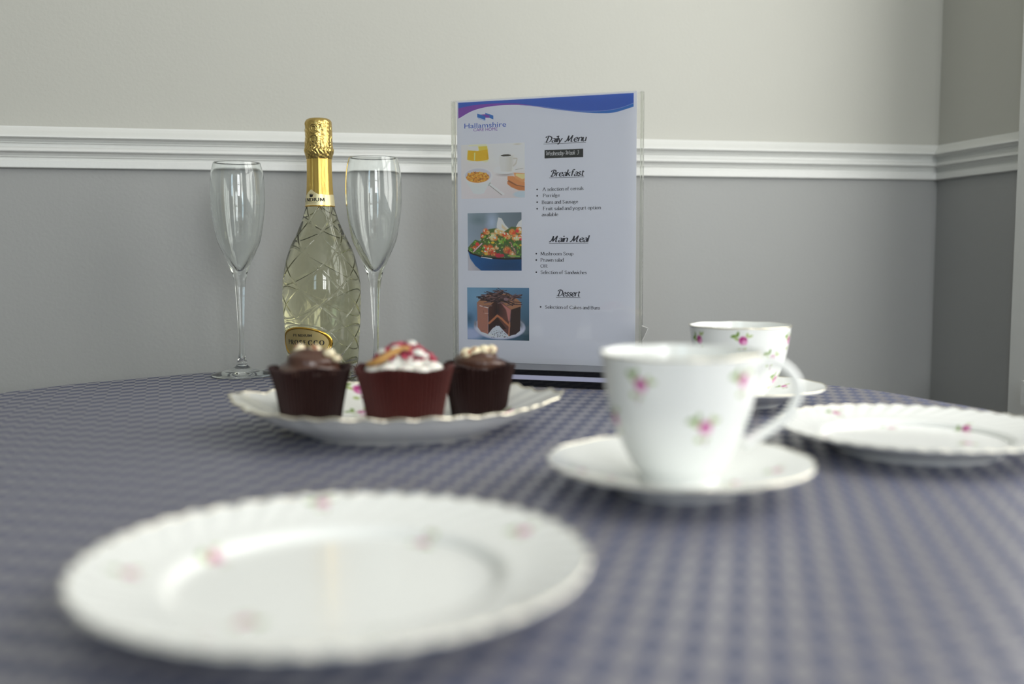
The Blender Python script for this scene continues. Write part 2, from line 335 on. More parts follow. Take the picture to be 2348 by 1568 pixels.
CUP = [(.0001, .0030), (.018, .0026), (.0205, 0), (.0228, 0), (.0236, .0015), (.0232, .0040), (.0245, .0070), (.0285, .0120), (.0350, .0245), (.0400, .0370), (.0436, .0520), (.0456, .0660), (.0465, .0745), (.0470, .0786),
       (.0467, .0790), (.0461, .0784), (.0450, .0700), (.0430, .0545), (.0395, .0390), (.0345, .0270), (.0275, .0150), (.018, .0080), (.0001, .0070)]
def teacup(loc, zs, sprigs, hang, label):
    P = np.array(CUP) * [1, zs]; o_ = cr(P[:14], 230); i_ = cr(P[13:], 70)[1:]; pr = np.vstack([o_, i_]); pr[:, 0] = np.maximum(pr[:, 0], 1e-4)
    nu = 700; G, a = lathe_grid(pr, nu); f = np.clip(pr[:, 1] / (.079 * zs), 0, 1)[:, None] ** 3
    G[..., :2] *= (1 + .003 * np.cos(8 * a)[None] * f)[..., None]; G[..., 2] += .0002 * np.cos(8 * a + 1)[None] * f
    col = np.ones(G.shape) * WHITE; n = len(o_); aw = (a + PI) % (2 * PI) - PI
    for an, z, ro in sprigs:
        d = (np.degrees(aw) - an + 180) % 360 - 180; A = np.radians(d)[None] * np.maximum(o_[:, 0][:, None], .02) * 1000; B = (o_[:, 1][:, None] - z) * 1000 + 0 * A
        c, s = math.cos(ro), math.sin(ro); col[:n] = sprig(col[:n], A * c + B * s, -A * s + B * c, 1.08)
    e = empty('teacup', (*loc, TZ + .0048))
    mesh('bowl', G.reshape(-1, 3), gridfaces(len(pr), nu), M_china, e, col=col.reshape(-1, 3))
    tube('gilt_rim', G[n][::2], .00075, M_gilt, e, closed=True, ns=6)
    path = cr(np.array([(.0425, .0680), (.0520, .0735), (.0610, .0710), (.0690, .0625), (.0700, .0520), (.0640, .0405), (.0520, .0312), (.0380, .0225)]) * [1, zs], 60)
    pts = np.stack([path[:, 0] * math.sin(hang), -path[:, 0] * math.cos(hang), path[:, 1]], -1)
    rad = .0033 + .0012 * np.abs(np.linspace(-1, 1, 60)) ** 2
    # flattened strap: build with the wide side across the loop plane
    side = np.array([math.cos(hang), math.sin(hang), 0]); T = np.gradient(pts, axis=0); T /= np.linalg.norm(T, axis=1)[:, None]; Bn = np.cross(T, side)
    t = np.arange(14) / 14 * 2 * PI
    V = pts[:, None] + rad[:, None, None] * (np.cos(t)[None, :, None] * side * 1.35 + np.sin(t)[None, :, None] * Bn[:, None] * .85)
    mesh('handle', V.reshape(-1, 3), gridfaces(60, 14), M_chinaplain, e)
    return tag(e, label, 'teacup', 'rose china teacups')
rr_ = lambda *l: [(a_, z_, r_) for a_, z_, r_ in l]
teacup(SF, 1.0, rr_((-40, .0640, -.3), (40.5, .0655, .1), (9.5, .040, 0), (-76, .040, .3), (100, .06, 0), (150, .05, 0), (-130, .06, .4), (75, .034, 0)), math.radians(88), 'white teacup with pink rose sprigs in the foreground, largest in view')
teacup(SR, .89, rr_((-11, .0592, 0), (-68, .0580, .3), (28.0, .0425, -.1), (60, .0580, 0), (52, .021, 0), (-28, .038, 0), (120, .05, 0), (-120, .05, 0)), math.radians(205), 'white rose-sprigged teacup standing farther back, partly behind the foreground cup')

# ---- oval cake plate with handles
PC = (-.093, .800)
nu = 480; a = np.arange(nu) / nu * 2 * PI
cosx, siny = np.cos(a), np.sin(a)
pl = [(0, .0060), (.30, .0060), (.56, .0062), (.66, .0085), (.78, .0140), (.90, .0205), (.97, .0248), (1.0, .0262)]
bt = [(1.0, .0250), (.96, .0225), (.86, .0150), (.74, .0080), (.64, .0030), (.60, .0002), (.57, .0), (.55, .0030), (0, .0030)]
tp = cr(pl, 90); bp = cr(bt, 40)
def platter_xy(f):
    A, B = .121, .108
    ex = 1 / (np.abs(cosx / A) ** 2.25 + np.abs(siny / B) ** 2.25) ** (1 / 2.25)
    tab = np.exp(-((np.abs(cosx) - 1) / .045) ** 2)
    r = ex + .010 * tab * f ** 3 + .0016 * np.cos(30 * a) * f ** 3 + .0022 * np.cos(10 * a + .5) * f ** 4
    return np.stack([f * r * cosx, f * r * siny], -1), tab
G = []
for f, z in list(tp) + list(bp):
    f = max(f, 1e-3); xy, tab = platter_xy(f)
    zz = z + (.0007 * np.cos(30 * a) + .003 * tab + .0006 * np.cos(10 * a)) * max(0, f) ** 4
    if f > .62 and len(G) < len(tp): zz = zz + .0005 * np.cos(30 * a + 8 * f) * (f - .62) / .38
    G.append(np.concatenate([xy, zz[:, None]], 1))
G = np.array(G); col = np.ones(G.shape) * np.array((.86, .87, .83)); nt_ = len(tp)
for x, y, k_, ro in ((-.042, .0925, 1.7, .3), (-.035, .055, 1.5, .5), (.075, .052, 1.4, 0), (-.01, .078, 1.0, 2), (-.08, .05, 1.1, 1), (.03, -.05, 1.5, 1), (.088, .01, 1.5, .8), (-.03, .04, 1.2, 2.6)):
    dx, dy = (G[:nt_, :, 0] - x) * 1000, (G[:nt_, :, 1] - y) * 1000; c, s = math.cos(ro), math.sin(ro)
    col[:nt_] = sprig(col[:nt_], dx * c + dy * s, -dx * s + dy * c, k_)
e = empty('cake_plate', (*PC, TZ), math.radians(3))
mesh('dish', G.reshape(-1, 3), gridfaces(len(G), nu, flip=False), M_china, e, col=col.reshape(-1, 3))
tube('gilt_rim', G[nt_ - 1][::2] + np.array([0, 0, -.0002]), .0011, M_gilt, e, closed=True, ns=8)
tag(e, 'oval white cake plate with wavy gilt rim holding three cupcakes', 'plate')

# ------------------------------------------------------------------ cupcakes
def case_mat(name, c):
    m = mat(name, c, .45, spec=.35); t, b = nt(m); bump(m, 300, .0004, 2, .3); return m
M_case_dark = case_mat('dark_brown_paper_case', (.024, .008, .007)); M_case_red = case_mat('red_brown_paper_case', (.060, .010, .008))
M_choc = mat('chocolate_icing', (.075, .032, .020), .28, spec=.6); M_cake = mat('chocolate_sponge', (.05, .018, .010), .9)
M_icing = mat('white_icing', (.82, .80, .74), .4, sss=.2); M_rasp = mat('raspberry_pieces', (.42, .012, .05), .3); M_curl = mat('caramel_strip', (.52, .28, .08), .35)
M_bead = mat('striped_chocolate_pearls', (.8, .7, .5), .3)
t, b = nt(M_rasp); tc = N(t, 'ShaderNodeTexCoord'); wv = N(t, 'ShaderNodeTexNoise'); wv.inputs['Scale'].default_value = 260
rp = N(t, 'ShaderNodeValToRGB'); rp.color_ramp.elements[0].position = .38; rp.color_ramp.elements[0].color = (.11, .004, .022, 1); rp.color_ramp.elements[1].position = .66; rp.color_ramp.elements[1].color = (.62, .07, .12, 1)
t.links.new(tc.outputs['Object'], wv.inputs[0]); t.links.new(wv.outputs[0], rp.inputs[0]); t.links.new(rp.outputs[0], b.inputs['Base Color'])
t, b = nt(M_bead); tc = N(t, 'ShaderNodeTexCoord'); wv = N(t, 'ShaderNodeTexNoise'); wv.inputs['Scale'].default_value = 170
rp = N(t, 'ShaderNodeValToRGB'); rp.color_ramp.elements[0].position = .40; rp.color_ramp.elements[0].color = (.32, .11, .05, 1); rp.color_ramp.elements[1].position = .45; rp.color_ramp.elements[1].color = (.86, .76, .52, 1)
t.links.new(tc.outputs['Object'], wv.inputs[0]); t.links.new(wv.outputs[0], rp.inputs[0]); t.links.new(rp.outputs[0], b.inputs['Base Color'])
CZ = TZ + .0064
def cup_case(e, rb, rtop, h, mt, pleats=52, wob=.0021, seed=0):
    nu = pleats * 8; n = 26; s = np.linspace(0, 1, n)
    a = np.arange(nu) / nu * 2 * PI; G = []
    G.append(np.stack([.002 * np.sin(a), -.002 * np.cos(a), 0 * a + .0002], -1))
    for q in s:
        r = rb + (rtop - rb) * (q ** 1.15); am = .0006 + .0012 * q
        rr = r + am * np.cos(pleats * a) + wob * q ** 3 * np.sin(5 * a + seed) + wob * .6 * q ** 4 * np.sin(11 * a + 2 * seed)
        G.append(np.stack([rr * np.sin(a), -rr * np.cos(a), h * q * (1 + 0 * a) + wob * .8 * q ** 4 * np.sin(4 * a + seed * 1.7)], -1))
    for q in s[::-1]:
        r = rb + (rtop - rb) * (q ** 1.15) - .0005; am = .0006 + .0012 * q
        rr = r + am * np.cos(pleats * a) + wob * q ** 3 * np.sin(5 * a + seed) + wob * .6 * q ** 4 * np.sin(11 * a + 2 * seed)
        G.append(np.stack([rr * np.sin(a), -rr * np.cos(a), h * q * (1 + 0 * a) + wob * .8 * q ** 4 * np.sin(4 * a + seed * 1.7) + (.0003 if q < .02 else 0)], -1))
    G = np.array(G); mesh('paper_case', G.reshape(-1, 3), gridfaces(len(G), nu), mt, e)
def choc_cupcake(loc, rb, rtop, h, dome, beads, label, seed):
    e = empty('cupcake', (*loc, CZ), 0)
    cup_case(e, rb, rtop, h, M_case_dark, seed=seed)
    lathe('sponge', np.array([(.0002, .002), (rb - .002, .002), (rb + (rtop - rb) * .7 - .0025, h * .74), (.0002, h * .8)]), 48, M_cake, e)
    nu = 160; n = 60; a = np.arange(nu) / nu * 2 * PI; G = []; ri = rtop * .93 - .001
    for q in np.linspace(0, 1, n):
        r = ri * (1 - q) ** .62 * (1 if q < 1 else 0) + 1e-4
        z = h * .88 + (dome - h * .88) * (math.sin(q * PI / 2)) ** 1.15
        sw = .0016 * np.sin(a * 1 + q * 16 + seed) * (1 - q) + .0008 * np.sin(3 * a + seed * 2 + q * 5) * (1 - q)
        G.append(np.stack([(r + sw) * np.sin(a), -(r + sw) * np.cos(a), z + sw * .6], -1))
    G = np.array(G); mesh('chocolate_icing', G.reshape(-1, 3), gridfaces(n, nu), M_choc, e)
    for (x, y, z, r) in beads:
        V, F = ball((x, y, z), r, 3, 0, (1.15, .9, .95)); mesh('chocolate_pearl', V, F, M_bead, e)
    return tag(e, label, 'cupcake', 'cupcakes on the cake plate')
choc_cupcake((-.1630, .800), .0235, .0302, .0462, .0612, [(-.0077, -.003, .0606, .0043), (.0050, -.0045, .0600, .0043), (.0165, -.0065, .0572, .0042), (.0225, -.007, .0530, .0032)],
             'chocolate cupcake in a dark case at the left of the cake plate', .3)
choc_cupcake((-.0285, .838), .0228, .0290, .0435, .0560, [(-.0095, -.010, .0535, .0048), (-.0022, -.0095, .0548, .0046), (.0048, -.0085, .0560, .0045), (.0114, -.0065, .0562, .0043)],
             'chocolate cupcake in a dark case at the right of the cake plate', 2.1)
e = empty('cupcake', (-.0845, .776, CZ))
tag(e, 'red cased cupcake with white icing and raspberry pieces, middle of the three', 'cupcake', 'cupcakes on the cake plate')
cup_case(e, .0285, .0362, .0490, M_case_red, 56, .0020, 1.1)
lathe('sponge', np.array([(.0002, .002), (.0262, .002), (.0315, .038), (.0002, .0405)]), 48, M_cake, e)
bl = []
for k in range(11):
    an = -PI / 2 + (k - 5) * .56 + .1; r = .0238; bl.append(ball((r * math.cos(an), r * math.sin(an), .0455 + .0012 * math.sin(k * 2)), .0078 + .0010 * math.sin(k * 3.1), 3, 0, (1, 1, .8)))
for k in range(6):
    an = k * 1.05; bl.append(ball((.0125 * math.cos(an), .0125 * math.sin(an), .052), .0085, 3))
bl.append(ball((0, .002, .0565), .0095, 3)); bl.append(ball((0, 0, .042), .024, 3, 0, (1, 1, .5)))
multi('white_icing', bl, M_icing, e)
cr_ = []
for k in range(420):
    an = random.uniform(-PI, PI); q = random.random() ** .5; r = .0245 * q
    if random.random() < .08: continue
    if an < -.3 and an > -2.7 and q > .86: continue
    z = .0665 - (r / .0245) ** 2 * .0145 + random.uniform(-.0012, .0010)
    s = random.uniform(.0011, .0025); v, f = ball((r * math.cos(an), r * math.sin(an), z), s, 1, .25, (random.uniform(.8, 1.4), 1, random.uniform(.6, 1))); cr_.append((v, f))
o = multi('raspberry_pieces', cr_, M_rasp, e, smooth=False); o['kind'] = 'stuff'
for x, y, z, r in ((-.0045, -.012, .0630, .0040), (.0115, -.013, .0600, .0042), (.0160, -.011, .0575, .0034), (-.016, -.004, .0600, .0038), (.006, -.004, .0665, .0035)):
    V, F = ball((x, y, z), r, 2, .08, (1.25, .9, .75)); mesh('white_chocolate_piece', V, F, M_icing, e)
pts = cr(np.array([(-.0265, -.014, .0515), (-.019, -.0185, .0540), (-.010, -.0170, .0590), (-.002, -.0140, .0625), (.006, -.0130, .0635)]), 40)
tube('caramel_strip', pts, .0030 * (1 - .3 * np.abs(np.linspace(-1, 1, 40)) ** 2), M_curl, e, ns=10)

# ------------------------------------------------------------------ glass things
def glass(name, c, ior=1.5, rough=0.0):
    m = bpy.data.materials.new(name); m.use_nodes = True; t = m.node_tree; t.nodes.remove(t.nodes['Principled BSDF'])
    g = N(t, 'ShaderNodeBsdfGlass'); g.inputs['Color'].default_value = (*c, 1); g.inputs['IOR'].default_value = ior; g.inputs['Roughness'].default_value = rough
    t.links.new(g.outputs[0], t.nodes['Material Output'].inputs[0]); return m
M_flute = glass('clear_flute_glass', (.985, .995, .99), 1.47)
M_bottle = glass('clear_bottle_glass', (.985, .99, .975), 1.50)
M_wine = glass('pale_straw_wine', (.955, .945, .82), .89)
def flute(loc, s, label):
    o_ = [(.0001, .0000), (.030, .0000), (.0347, .0006), (.0354, .0016), (.0347, .0026), (.028, .0045), (.018, .0070), (.010, .0098), (.0062, .0130), (.0058, .0165), (.0042, .0215), (.0034, .032), (.0033, .047), (.0045, .0826), (.0060, .1063), (.0080, .1180), (.0106, .1262), (.0175, .1415), (.0240, .1565), (.0272, .1715), (.0300, .1900), (.0312, .2110), (.0304, .2300), (.0287, .2410), (.0268, .2478)]
    i_ = [(.0266, .2484), (.0260, .2478), (.0277, .2410), (.0293, .2300), (.0300, .2110), (.0288, .1900), (.0256, .1710), (.0220, .1570), (.0148, .1430), (.0072, .1310), (.0020, .1246), (.0001, .1240)]
    pr = np.vstack([cr(o_, 170), cr(i_, 90)]); pr[:, 0] = np.maximum(pr[:, 0], 5e-5)
    e = empty('champagne_flute', (*loc, TZ + .0004)); G, a = lathe_grid(pr * s, 128)
    mesh('glass_body', G.reshape(-1, 3), gridfaces(len(pr), 128), M_flute, e)
    return tag(e, label, 'champagne flute', 'empty champagne flutes beside the bottle')
flute((-.3185, 1.168), 1.0, 'empty clear champagne flute to the left of the prosecco bottle')
flute((-.1530, 1.115), 1.0, 'empty clear champagne flute between the prosecco bottle and the menu')

# bottle
BX, BY = -.2251, 1.180
bo = tag(empty('prosecco_bottle', (BX, BY, TZ + .0004)), 'diamond-cut clear prosecco bottle with gold foil and oval gold label', 'bottle')
BP = np.array([(0, 38.5), (3, 40.2), (15, 41.4), (33, 42.6), (52, 44.0), (68, 45.0), (88, 45.7), (108, 45.3), (127, 42.6), (147, 37.0), (166.5, 28.0), (181, 21.8), (198, 16.8), (216, 15.0), (236, 14.1), (254, 13.8), (270, 14.0), (286, 14.2)]) * .001
prof = cr(BP[:, ::-1], 520)                                   # r,z
def br(z): return np.interp(z, prof[:, 1], prof[:, 0])
LA, LZ, LHA, LHZ = math.radians(-22.7), .0410, math.radians(46), .0172   # oval label: angle, height, half sizes
nu = 640; a = np.arange(nu) / nu * 2 * PI; aw = (a + PI) % (2 * PI) - PI
zk = np.array([-.02, .0243, .0449, .0640, .0845, .1036, .1253, .1460, .1651, .1826, .1975, .22]); yk = np.array([-1.8, 0, 1, 2, 3, 4, 5, 6, 7, 8, 9, 10.4]) - 2
G = []
for r, z in prof:
    s = np.interp(z, zk, yk) / 2 - .0
    ph = (np.degrees(aw) + 22.0) / 60
    d = np.minimum(np.abs((ph + s + .5) % 1 - .5), np.abs((ph - s + .5) % 1 - .5))
    wd_ = d * math.radians(60) * max(r, .02)
    g = np.clip(1 - wd_ / .0014, 0, 1) * .0010
    fade = np.clip((z - .004) / .008, 0, 1) * np.clip((.205 - z) / .01, 0, 1)
    el = np.sqrt(((aw - LA) / LHA) ** 2 + ((z - LZ) / LHZ) ** 2)
    g = g * np.clip((el - 1.18) / .06, 0, 1) * fade
    ring = .0006 * np.exp(-((el - 1.15) / .05) ** 2)
    rr = r - g + ring
    G.append(np.stack([rr * np.sin(a), -rr * np.cos(a), z + 0 * a], -1))
G.insert(0, np.stack([.004 * np.sin(a), -.004 * np.cos(a), .010 + 0 * a], -1)); G.insert(1, np.stack([.030 * np.sin(a), -.030 * np.cos(a), .003 + 0 * a], -1)); G.insert(2, np.stack([.035 * np.sin(a), -.035 * np.cos(a), 0 * a], -1))
G.insert(0, np.stack([.0001 * np.sin(a), -.0001 * np.cos(a), .0105 + 0 * a], -1)); G.append(np.stack([.0001 * np.sin(a), -.0001 * np.cos(a), .2865 + 0 * a], -1))
G = np.array(G); mesh('glass_body', G.reshape(-1, 3), gridfaces(len(G), nu), M_bottle, bo)
wz = np.linspace(.012, .205, 120); wr = br(wz) - .0034; wr[0] *= .55; wr[1] *= .85; wr[2] *= .96
wpf = np.vstack([[(.0001, .0135)], np.stack([wr, wz], -1), [(.0001, .205)]])
lathe('wine', wpf, 200, M_wine, bo)
# foil
M_foil = mat('gold_foil', (.70, .48, .13), .33, metal=1); bump(M_foil, 160, .0012, 2, .35, stretch=(1, 1, .35))
M_foil2 = mat('gold_foil_crumpled', (.58, .42, .14), .27, metal=1); bump(M_foil2, 240, .0010, 2, .5)
M_pale = mat('pale_gold_paper', (.86, .76, .45), .36, metal=.55); M_label = mat('gold_label', (.50, .39, .17), .42, metal=.75); M_lrim = mat('gold_label_edge', (.62, .36, .06), .18, metal=1)
M_ink = mat('black_ink', (.012, .012, .014), .45)
fp = np.array([(198, 17.05), (216, 15.3), (236, 14.5), (252, 14.35), (256, 15.0)]) * .001
def foilgrid(pf, n, nu, k):
    p = cr(pf[:, ::-1], n); G, a = lathe_grid(p, nu)
    return G, a, p
G, a, p = foilgrid(fp, 90, 300, 0)
cre = .0005 * np.exp(-((((a - .12 + PI) % (2 * PI)) - PI) / .06) ** 2) - .0004 * np.exp(-((((a + .35 + PI) % (2 * PI)) - PI) / .10) ** 2)
s_ = np.clip((p[:, 1] - .205) / .01, 0, 1)[:, None]; R = np.hypot(G[..., 0], G[..., 1])
R2 = R + cre[None] * s_ + .00022 * np.sin(9 * a)[None] * s_; G[..., :2] *= (R2 / R)[..., None]
mesh('neck_foil', G.reshape(-1, 3), gridfaces(90, 300), M_foil, bo)
fp = np.array([(253, 14.6), (256, 15.6), (262, 17.0), (265, 16.6), (268, 15.9), (280, 15.7), (288, 15.6), (294, 15.5), (297.5, 14.3), (299.6, 11.5), (300.2, 7), (300.3, .1)]) * .001
G, a, p = foilgrid(fp, 150, 360, 0); R = np.maximum(np.hypot(G[..., 0], G[..., 1]), 1e-5); A2 = a[None]; Z2 = p[:, 1][:, None] * 1000
cr2 = .00018 * np.sin(7 * A2 + Z2 * .5) * np.sin(Z2 * .9 + 3 * A2) + .0003 * np.sin(23 * A2 + 2 * np.sin(Z2 * .7)) * np.exp(-((Z2 - 263) / 6) ** 2)
for k in range(34):
    ca, cz = random.uniform(-PI, PI), random.uniform(257, 296); ang = random.uniform(-.5, .5); L = random.uniform(2, 7)
    da = ((A2 - ca + PI) % (2 * PI) - PI) * 16; dz = Z2 - cz; u_ = da * math.cos(ang) + dz * math.sin(ang); v_ = -da * math.sin(ang) + dz * math.cos(ang)
    cr2 = cr2 + random.choice((-1, 1)) * .0006 * np.exp(-(u_ / .7) ** 2 - (v_ / L) ** 2)
da = ((A2 + .2 + PI) % (2 * PI) - PI) * 16; dd = np.sqrt(da ** 2 + (Z2 - 287) ** 2); cr2 = cr2 + .0008 * np.exp(-((dd - 5.0) / .8) ** 2) + .0005 * np.exp(-((dd - 3) / .8) ** 2)
dd = np.sqrt(da ** 2 + (Z2 - 275) ** 2); cr2 = cr2 + .0006 * np.exp(-((dd - 5.0) / .8) ** 2)
R2 = R + cr2 * np.clip((R - .006) / .006, 0, 1); G[..., :2] *= (R2 / R)[..., None]
hd = mesh('crown_foil', G.reshape(-1, 3), gridfaces(150, 360), M_foil2, bo)
hl = []
for an, z in ((-.25, 272), (-.45, 268), (-.38, 265.5), (-.12, 268), (.05, 267), (-.3, 262.5), (-.2, 264), (1.15, 272), (1.1, 268.5), (1.2, 265.5), (-.1, 263.5)):
    hl.append(ball((.01655 * math.sin(an), -.01655 * math.cos(an), z * .001), .0006, 1))
multi('foil_perforations', hl, M_ink, hd)
def cylpatch(name, rfun, a0, a1, z0, z1, na, nz, off, mt, parent, shape=None, thick=0):
    A = np.linspace(a0, a1, na); V = []
    for q in np.linspace(0, 1, nz):
        for an in A:
            zt = z1 if shape is None else shape(an)
            z = z0 + (zt - z0) * q; r = float(rfun(z)) + off; V.append((r * math.sin(an), -r * math.cos(an), z))
    return mesh(name, V, gridfaces(nz, na, wrap=False), mt, parent)
frad = lambda z: np.interp(z, np.array([198, 216, 236]) * .001, np.array([17.05, 15.3, 14.5]) * .001)
def ntop(an):
    d = abs(an + .47); return .2115 + .0062 * max(0, 1 - d / .55) + .0004 * math.sin(an * 6)
nl = cylpatch('neck_label', frad, -PI, PI, .1980, .2115, 200, 16, .00035, M_pale, bo, ntop)
nr = cr(np.array([(.0174, .1976), (.0176, .1983), (.0174, .1990)]), 8); lathe('neck_label_edge', nr, 120, M_lrim, nl)
# oval label
def oval(name, s0, s1, off, mt, parent):
    V, F = [], []; nr_, na = (24, 120)
    for i in range(nr_ + 1):
        q = s0 + (s1 - s0) * i / nr_
        for j in range(na):
            t_ = j / na * 2 * PI; an = LA + LHA * q * math.cos(t_); z = LZ + LHZ * q * math.sin(t_); r = float(br(z)) + off(q); V.append((r * math.sin(an), -r * math.cos(an), z))
    return mesh(name, V, gridfaces(nr_ + 1, na), mt, parent)
ol = oval('oval_label', .001, .93, lambda q: .0006, M_label, bo)
oval('label_border', .925, 1.06, lambda q: .0006 + .0007 * math.sin((q - .925) / .135 * PI), M_lrim, ol)

# ------------------------------------------------------------------ lettering: pen strokes
GL = {  # strokes: c = curve, l = straight; x-height 5, capitals 7.5, ascenders 8
'a': 'c.5,4.1 1.7,5 3,4.2 3.1,3|l3.1,3.4 3.1,0|c3.1,2.9 1.3,2.5 .4,1.2 1.4,0 3.1,1.1', 'b': 'l.7,8 .7,0|c.7,3.9 1.4,4.8 2.6,5 3.7,4.1 4.1,2.5 3.6,.8 2.4,0 1.3,.3 .7,1.1', 'c': 'c3.6,4.1 3,4.8 2.2,5 .9,4.2 .4,2.5 .9,.8 2.2,0 3.2,.3 3.8,1.1',
'd': 'l3.6,8 3.6,0|c3.6,3.9 2.9,4.8 1.9,5 .8,4.1 .4,2.5 .8,.8 1.9,0 2.9,.3 3.6,1.1', 'e': 'l.6,2.8 3.6,2.8|c3.6,2.8 3.4,4.2 2.2,5 .9,4.2 .4,2.5 .9,.8 2.2,0 3.2,.3 3.8,1.1', 'f': 'c3.4,7.3 2.4,8 1.5,7 1.5,5|l1.5,6.5 1.5,0|l.3,5 2.9,5',
'g': 'c1.9,5 3.3,3.7 1.9,2.3 .5,3.7 1.9,5|c1.2,2.4 .8,1.4 2.6,.8 3.8,-.6 2,-2.3 .3,-1.3 1.2,.3|l3,4.6 4,4.9', 'h': 'l.7,8 .7,0|c.7,3.9 2.4,5 3.7,4.1 3.8,3|l3.8,3.4 3.8,0', 'i': 'l.9,5 .9,0|d.9,7',
'k': 'l.7,8 .7,0|l3.7,5 .7,2.2|l1.7,3 4,0', 'l': 'l.8,8 .8,0', 'm': 'l.7,5 .7,0|c.7,3.9 2.1,5 3.2,4.1 3.3,3|l3.3,3.4 3.3,0|c3.3,3.9 4.7,5 5.8,4.1 5.9,3|l5.9,3.4 5.9,0', 'n': 'l.7,5 .7,0|c.7,3.9 2.4,5 3.7,4.1 3.8,3|l3.8,3.4 3.8,0',
'o': 'c2.2,5 1,4.3 .4,2.5 1,.7 2.2,0 3.4,.7 4,2.5 3.4,4.3 2.2,5', 'p': 'l.7,5 .7,-2.5|c.7,3.9 1.4,4.8 2.6,5 3.7,4.1 4.1,2.5 3.6,.8 2.4,0 1.3,.3 .7,1.1', 'r': 'l.7,5 .7,0|c.7,3.5 1.7,4.8 2.9,4.7', 's': 'c3,4.1 1.8,5 .7,3.9 1.9,2.6 3.1,1.3 1.8,0 .5,.9',
't': 'l1.3,6.3 1.3,1.2|c1.3,1.3 1.9,0 3,.5|l.3,5 2.7,5', 'u': 'l.7,5 .7,1.6|c.7,1.7 1.7,0 3.6,1.2|l3.6,5 3.6,0', 'v': 'l.3,5 2.1,0|l2.1,0 3.9,5', 'w': 'l.3,5 1.9,0|l1.9,0 3.4,5|l3.4,5 5,0|l5,0 6.5,5', 'y': 'l.3,5 2.2,0|l4,5 1.3,-2.4|d.9,-2.2',
'A': 'l.3,0 3.2,7.5|l3.2,7.5 6,0|l1.4,2.7 5,2.7', 'B': 'l1,7.5 1,0|c1,7.4 3.6,7.4 4.4,5.8 3.4,4 1,4|c1,4 4,4 5,2.1 3.6,.1 1,.1', 'C': 'c5.6,6 4.9,7.2 3.6,7.6 1.4,6.5 .5,3.8 1.4,.9 3.6,-.1 5,.4 5.8,1.6', 'D': 'l1,7.5 1,0|c1,7.4 3.2,7.3 5.2,6.3 6,3.8 5.2,1.2 3.2,.2 1,.1',
'E': 'l1,7.5 1,0|l1,7.4 4.8,7.4|l1,3.9 4,3.9|l1,.1 5,.1', 'F': 'l1,7.5 1,0|l1,7.4 4.8,7.4|l1,3.9 4,3.9', 'G': 'c5.6,6 3.6,7.6 .5,3.8 3.6,-.1 5.6,1.4|l5.6,3.2 5.6,.5', 'H': 'l1,7.5 1,0|l5.5,7.5 5.5,0|l1,3.9 5.5,3.9', 'I': 'l1,7.5 1,0', 'L': 'l1,7.5 1,0|l1,.1 4.8,.1',
'M': 'l1,0 1.3,7.5|l1.3,7.5 3.9,1|l3.9,1 6.5,7.5|l6.5,7.5 6.9,0', 'N': 'l1,0 1,7.5|l1,7.5 5.8,0|l5.8,0 5.8,7.5', 'O': 'c3.6,7.6 1.4,6.6 .5,3.8 1.4,.9 3.6,-.1 5.8,.9 6.7,3.8 5.8,6.6 3.6,7.6', 'P': 'l1,7.5 1,0|c1,7.4 3,7.4 4.4,6.8 4.9,5.5 4.4,4.2 3,3.6 1,3.6', 'R': 'l1,7.5 1,0|c1,7.4 3,7.4 4.4,6.8 4.9,5.6 4.4,4.4 3,3.8 1,3.8|l3,3.8 5.4,0',
'S': 'c4.3,6.2 2.8,7.6 1,5.9 2.8,3.8 4.6,1.7 2.7,-.1 .7,1.5', 'T': 'l3,7.5 3,0|l.3,7.4 5.7,7.4', 'U': 'l1,7.5 1,2.4|c1,2.6 3.4,-.2 5.8,2.6|l5.8,2.4 5.8,7.5', 'W': 'l.3,7.5 2.4,0|l2.4,0 4.3,7|l4.3,7 6.3,0|l6.3,0 8.3,7.5', 'Z': 'l.8,7.4 5,7.4|l5,7.4 .6,.1|l.6,.1 5.2,.1', '-': 'l.4,3 2.6,3', '3': 'c.8,6.6 2.4,7.6 3.6,5.9 2.2,4.2|c2.2,4.2 4.2,3.2 3.2,.3 .7,.9'}
SCR = {'D': 'c.2,.6 2,1.4 2.6,4 2.8,6.8|l3.1,7.6 2,0|c.4,6 1.4,7.8 4.2,7.8 6.8,5.4 5.6,1.2 2,.1', 'M': 'c-.8,.6 .4,.4 1.6,3.4 2.2,7.4|l2.2,7.6 2.9,.6|l2.9,.6 6.2,7.8|c6.2,7.8 5.8,3 6.2,.3 7.6,.6', 'W': 'c-.4,6 .6,7.8 1.8,7.2|l1.8,7.4 2,.2|l2,.2 5,6.8|l5,6.8 5.2,.2|c5.2,.2 7.4,4 8.6,7.8',
       'B': 'l3,7.6 1.8,0|c.2,5.8 1.6,7.9 4.4,7.6 5.2,5.8 3.6,4.2 2.2,4.2|c2.8,4.2 5.2,3.6 4.8,1.4 2.8,-.2 .6,.8'}
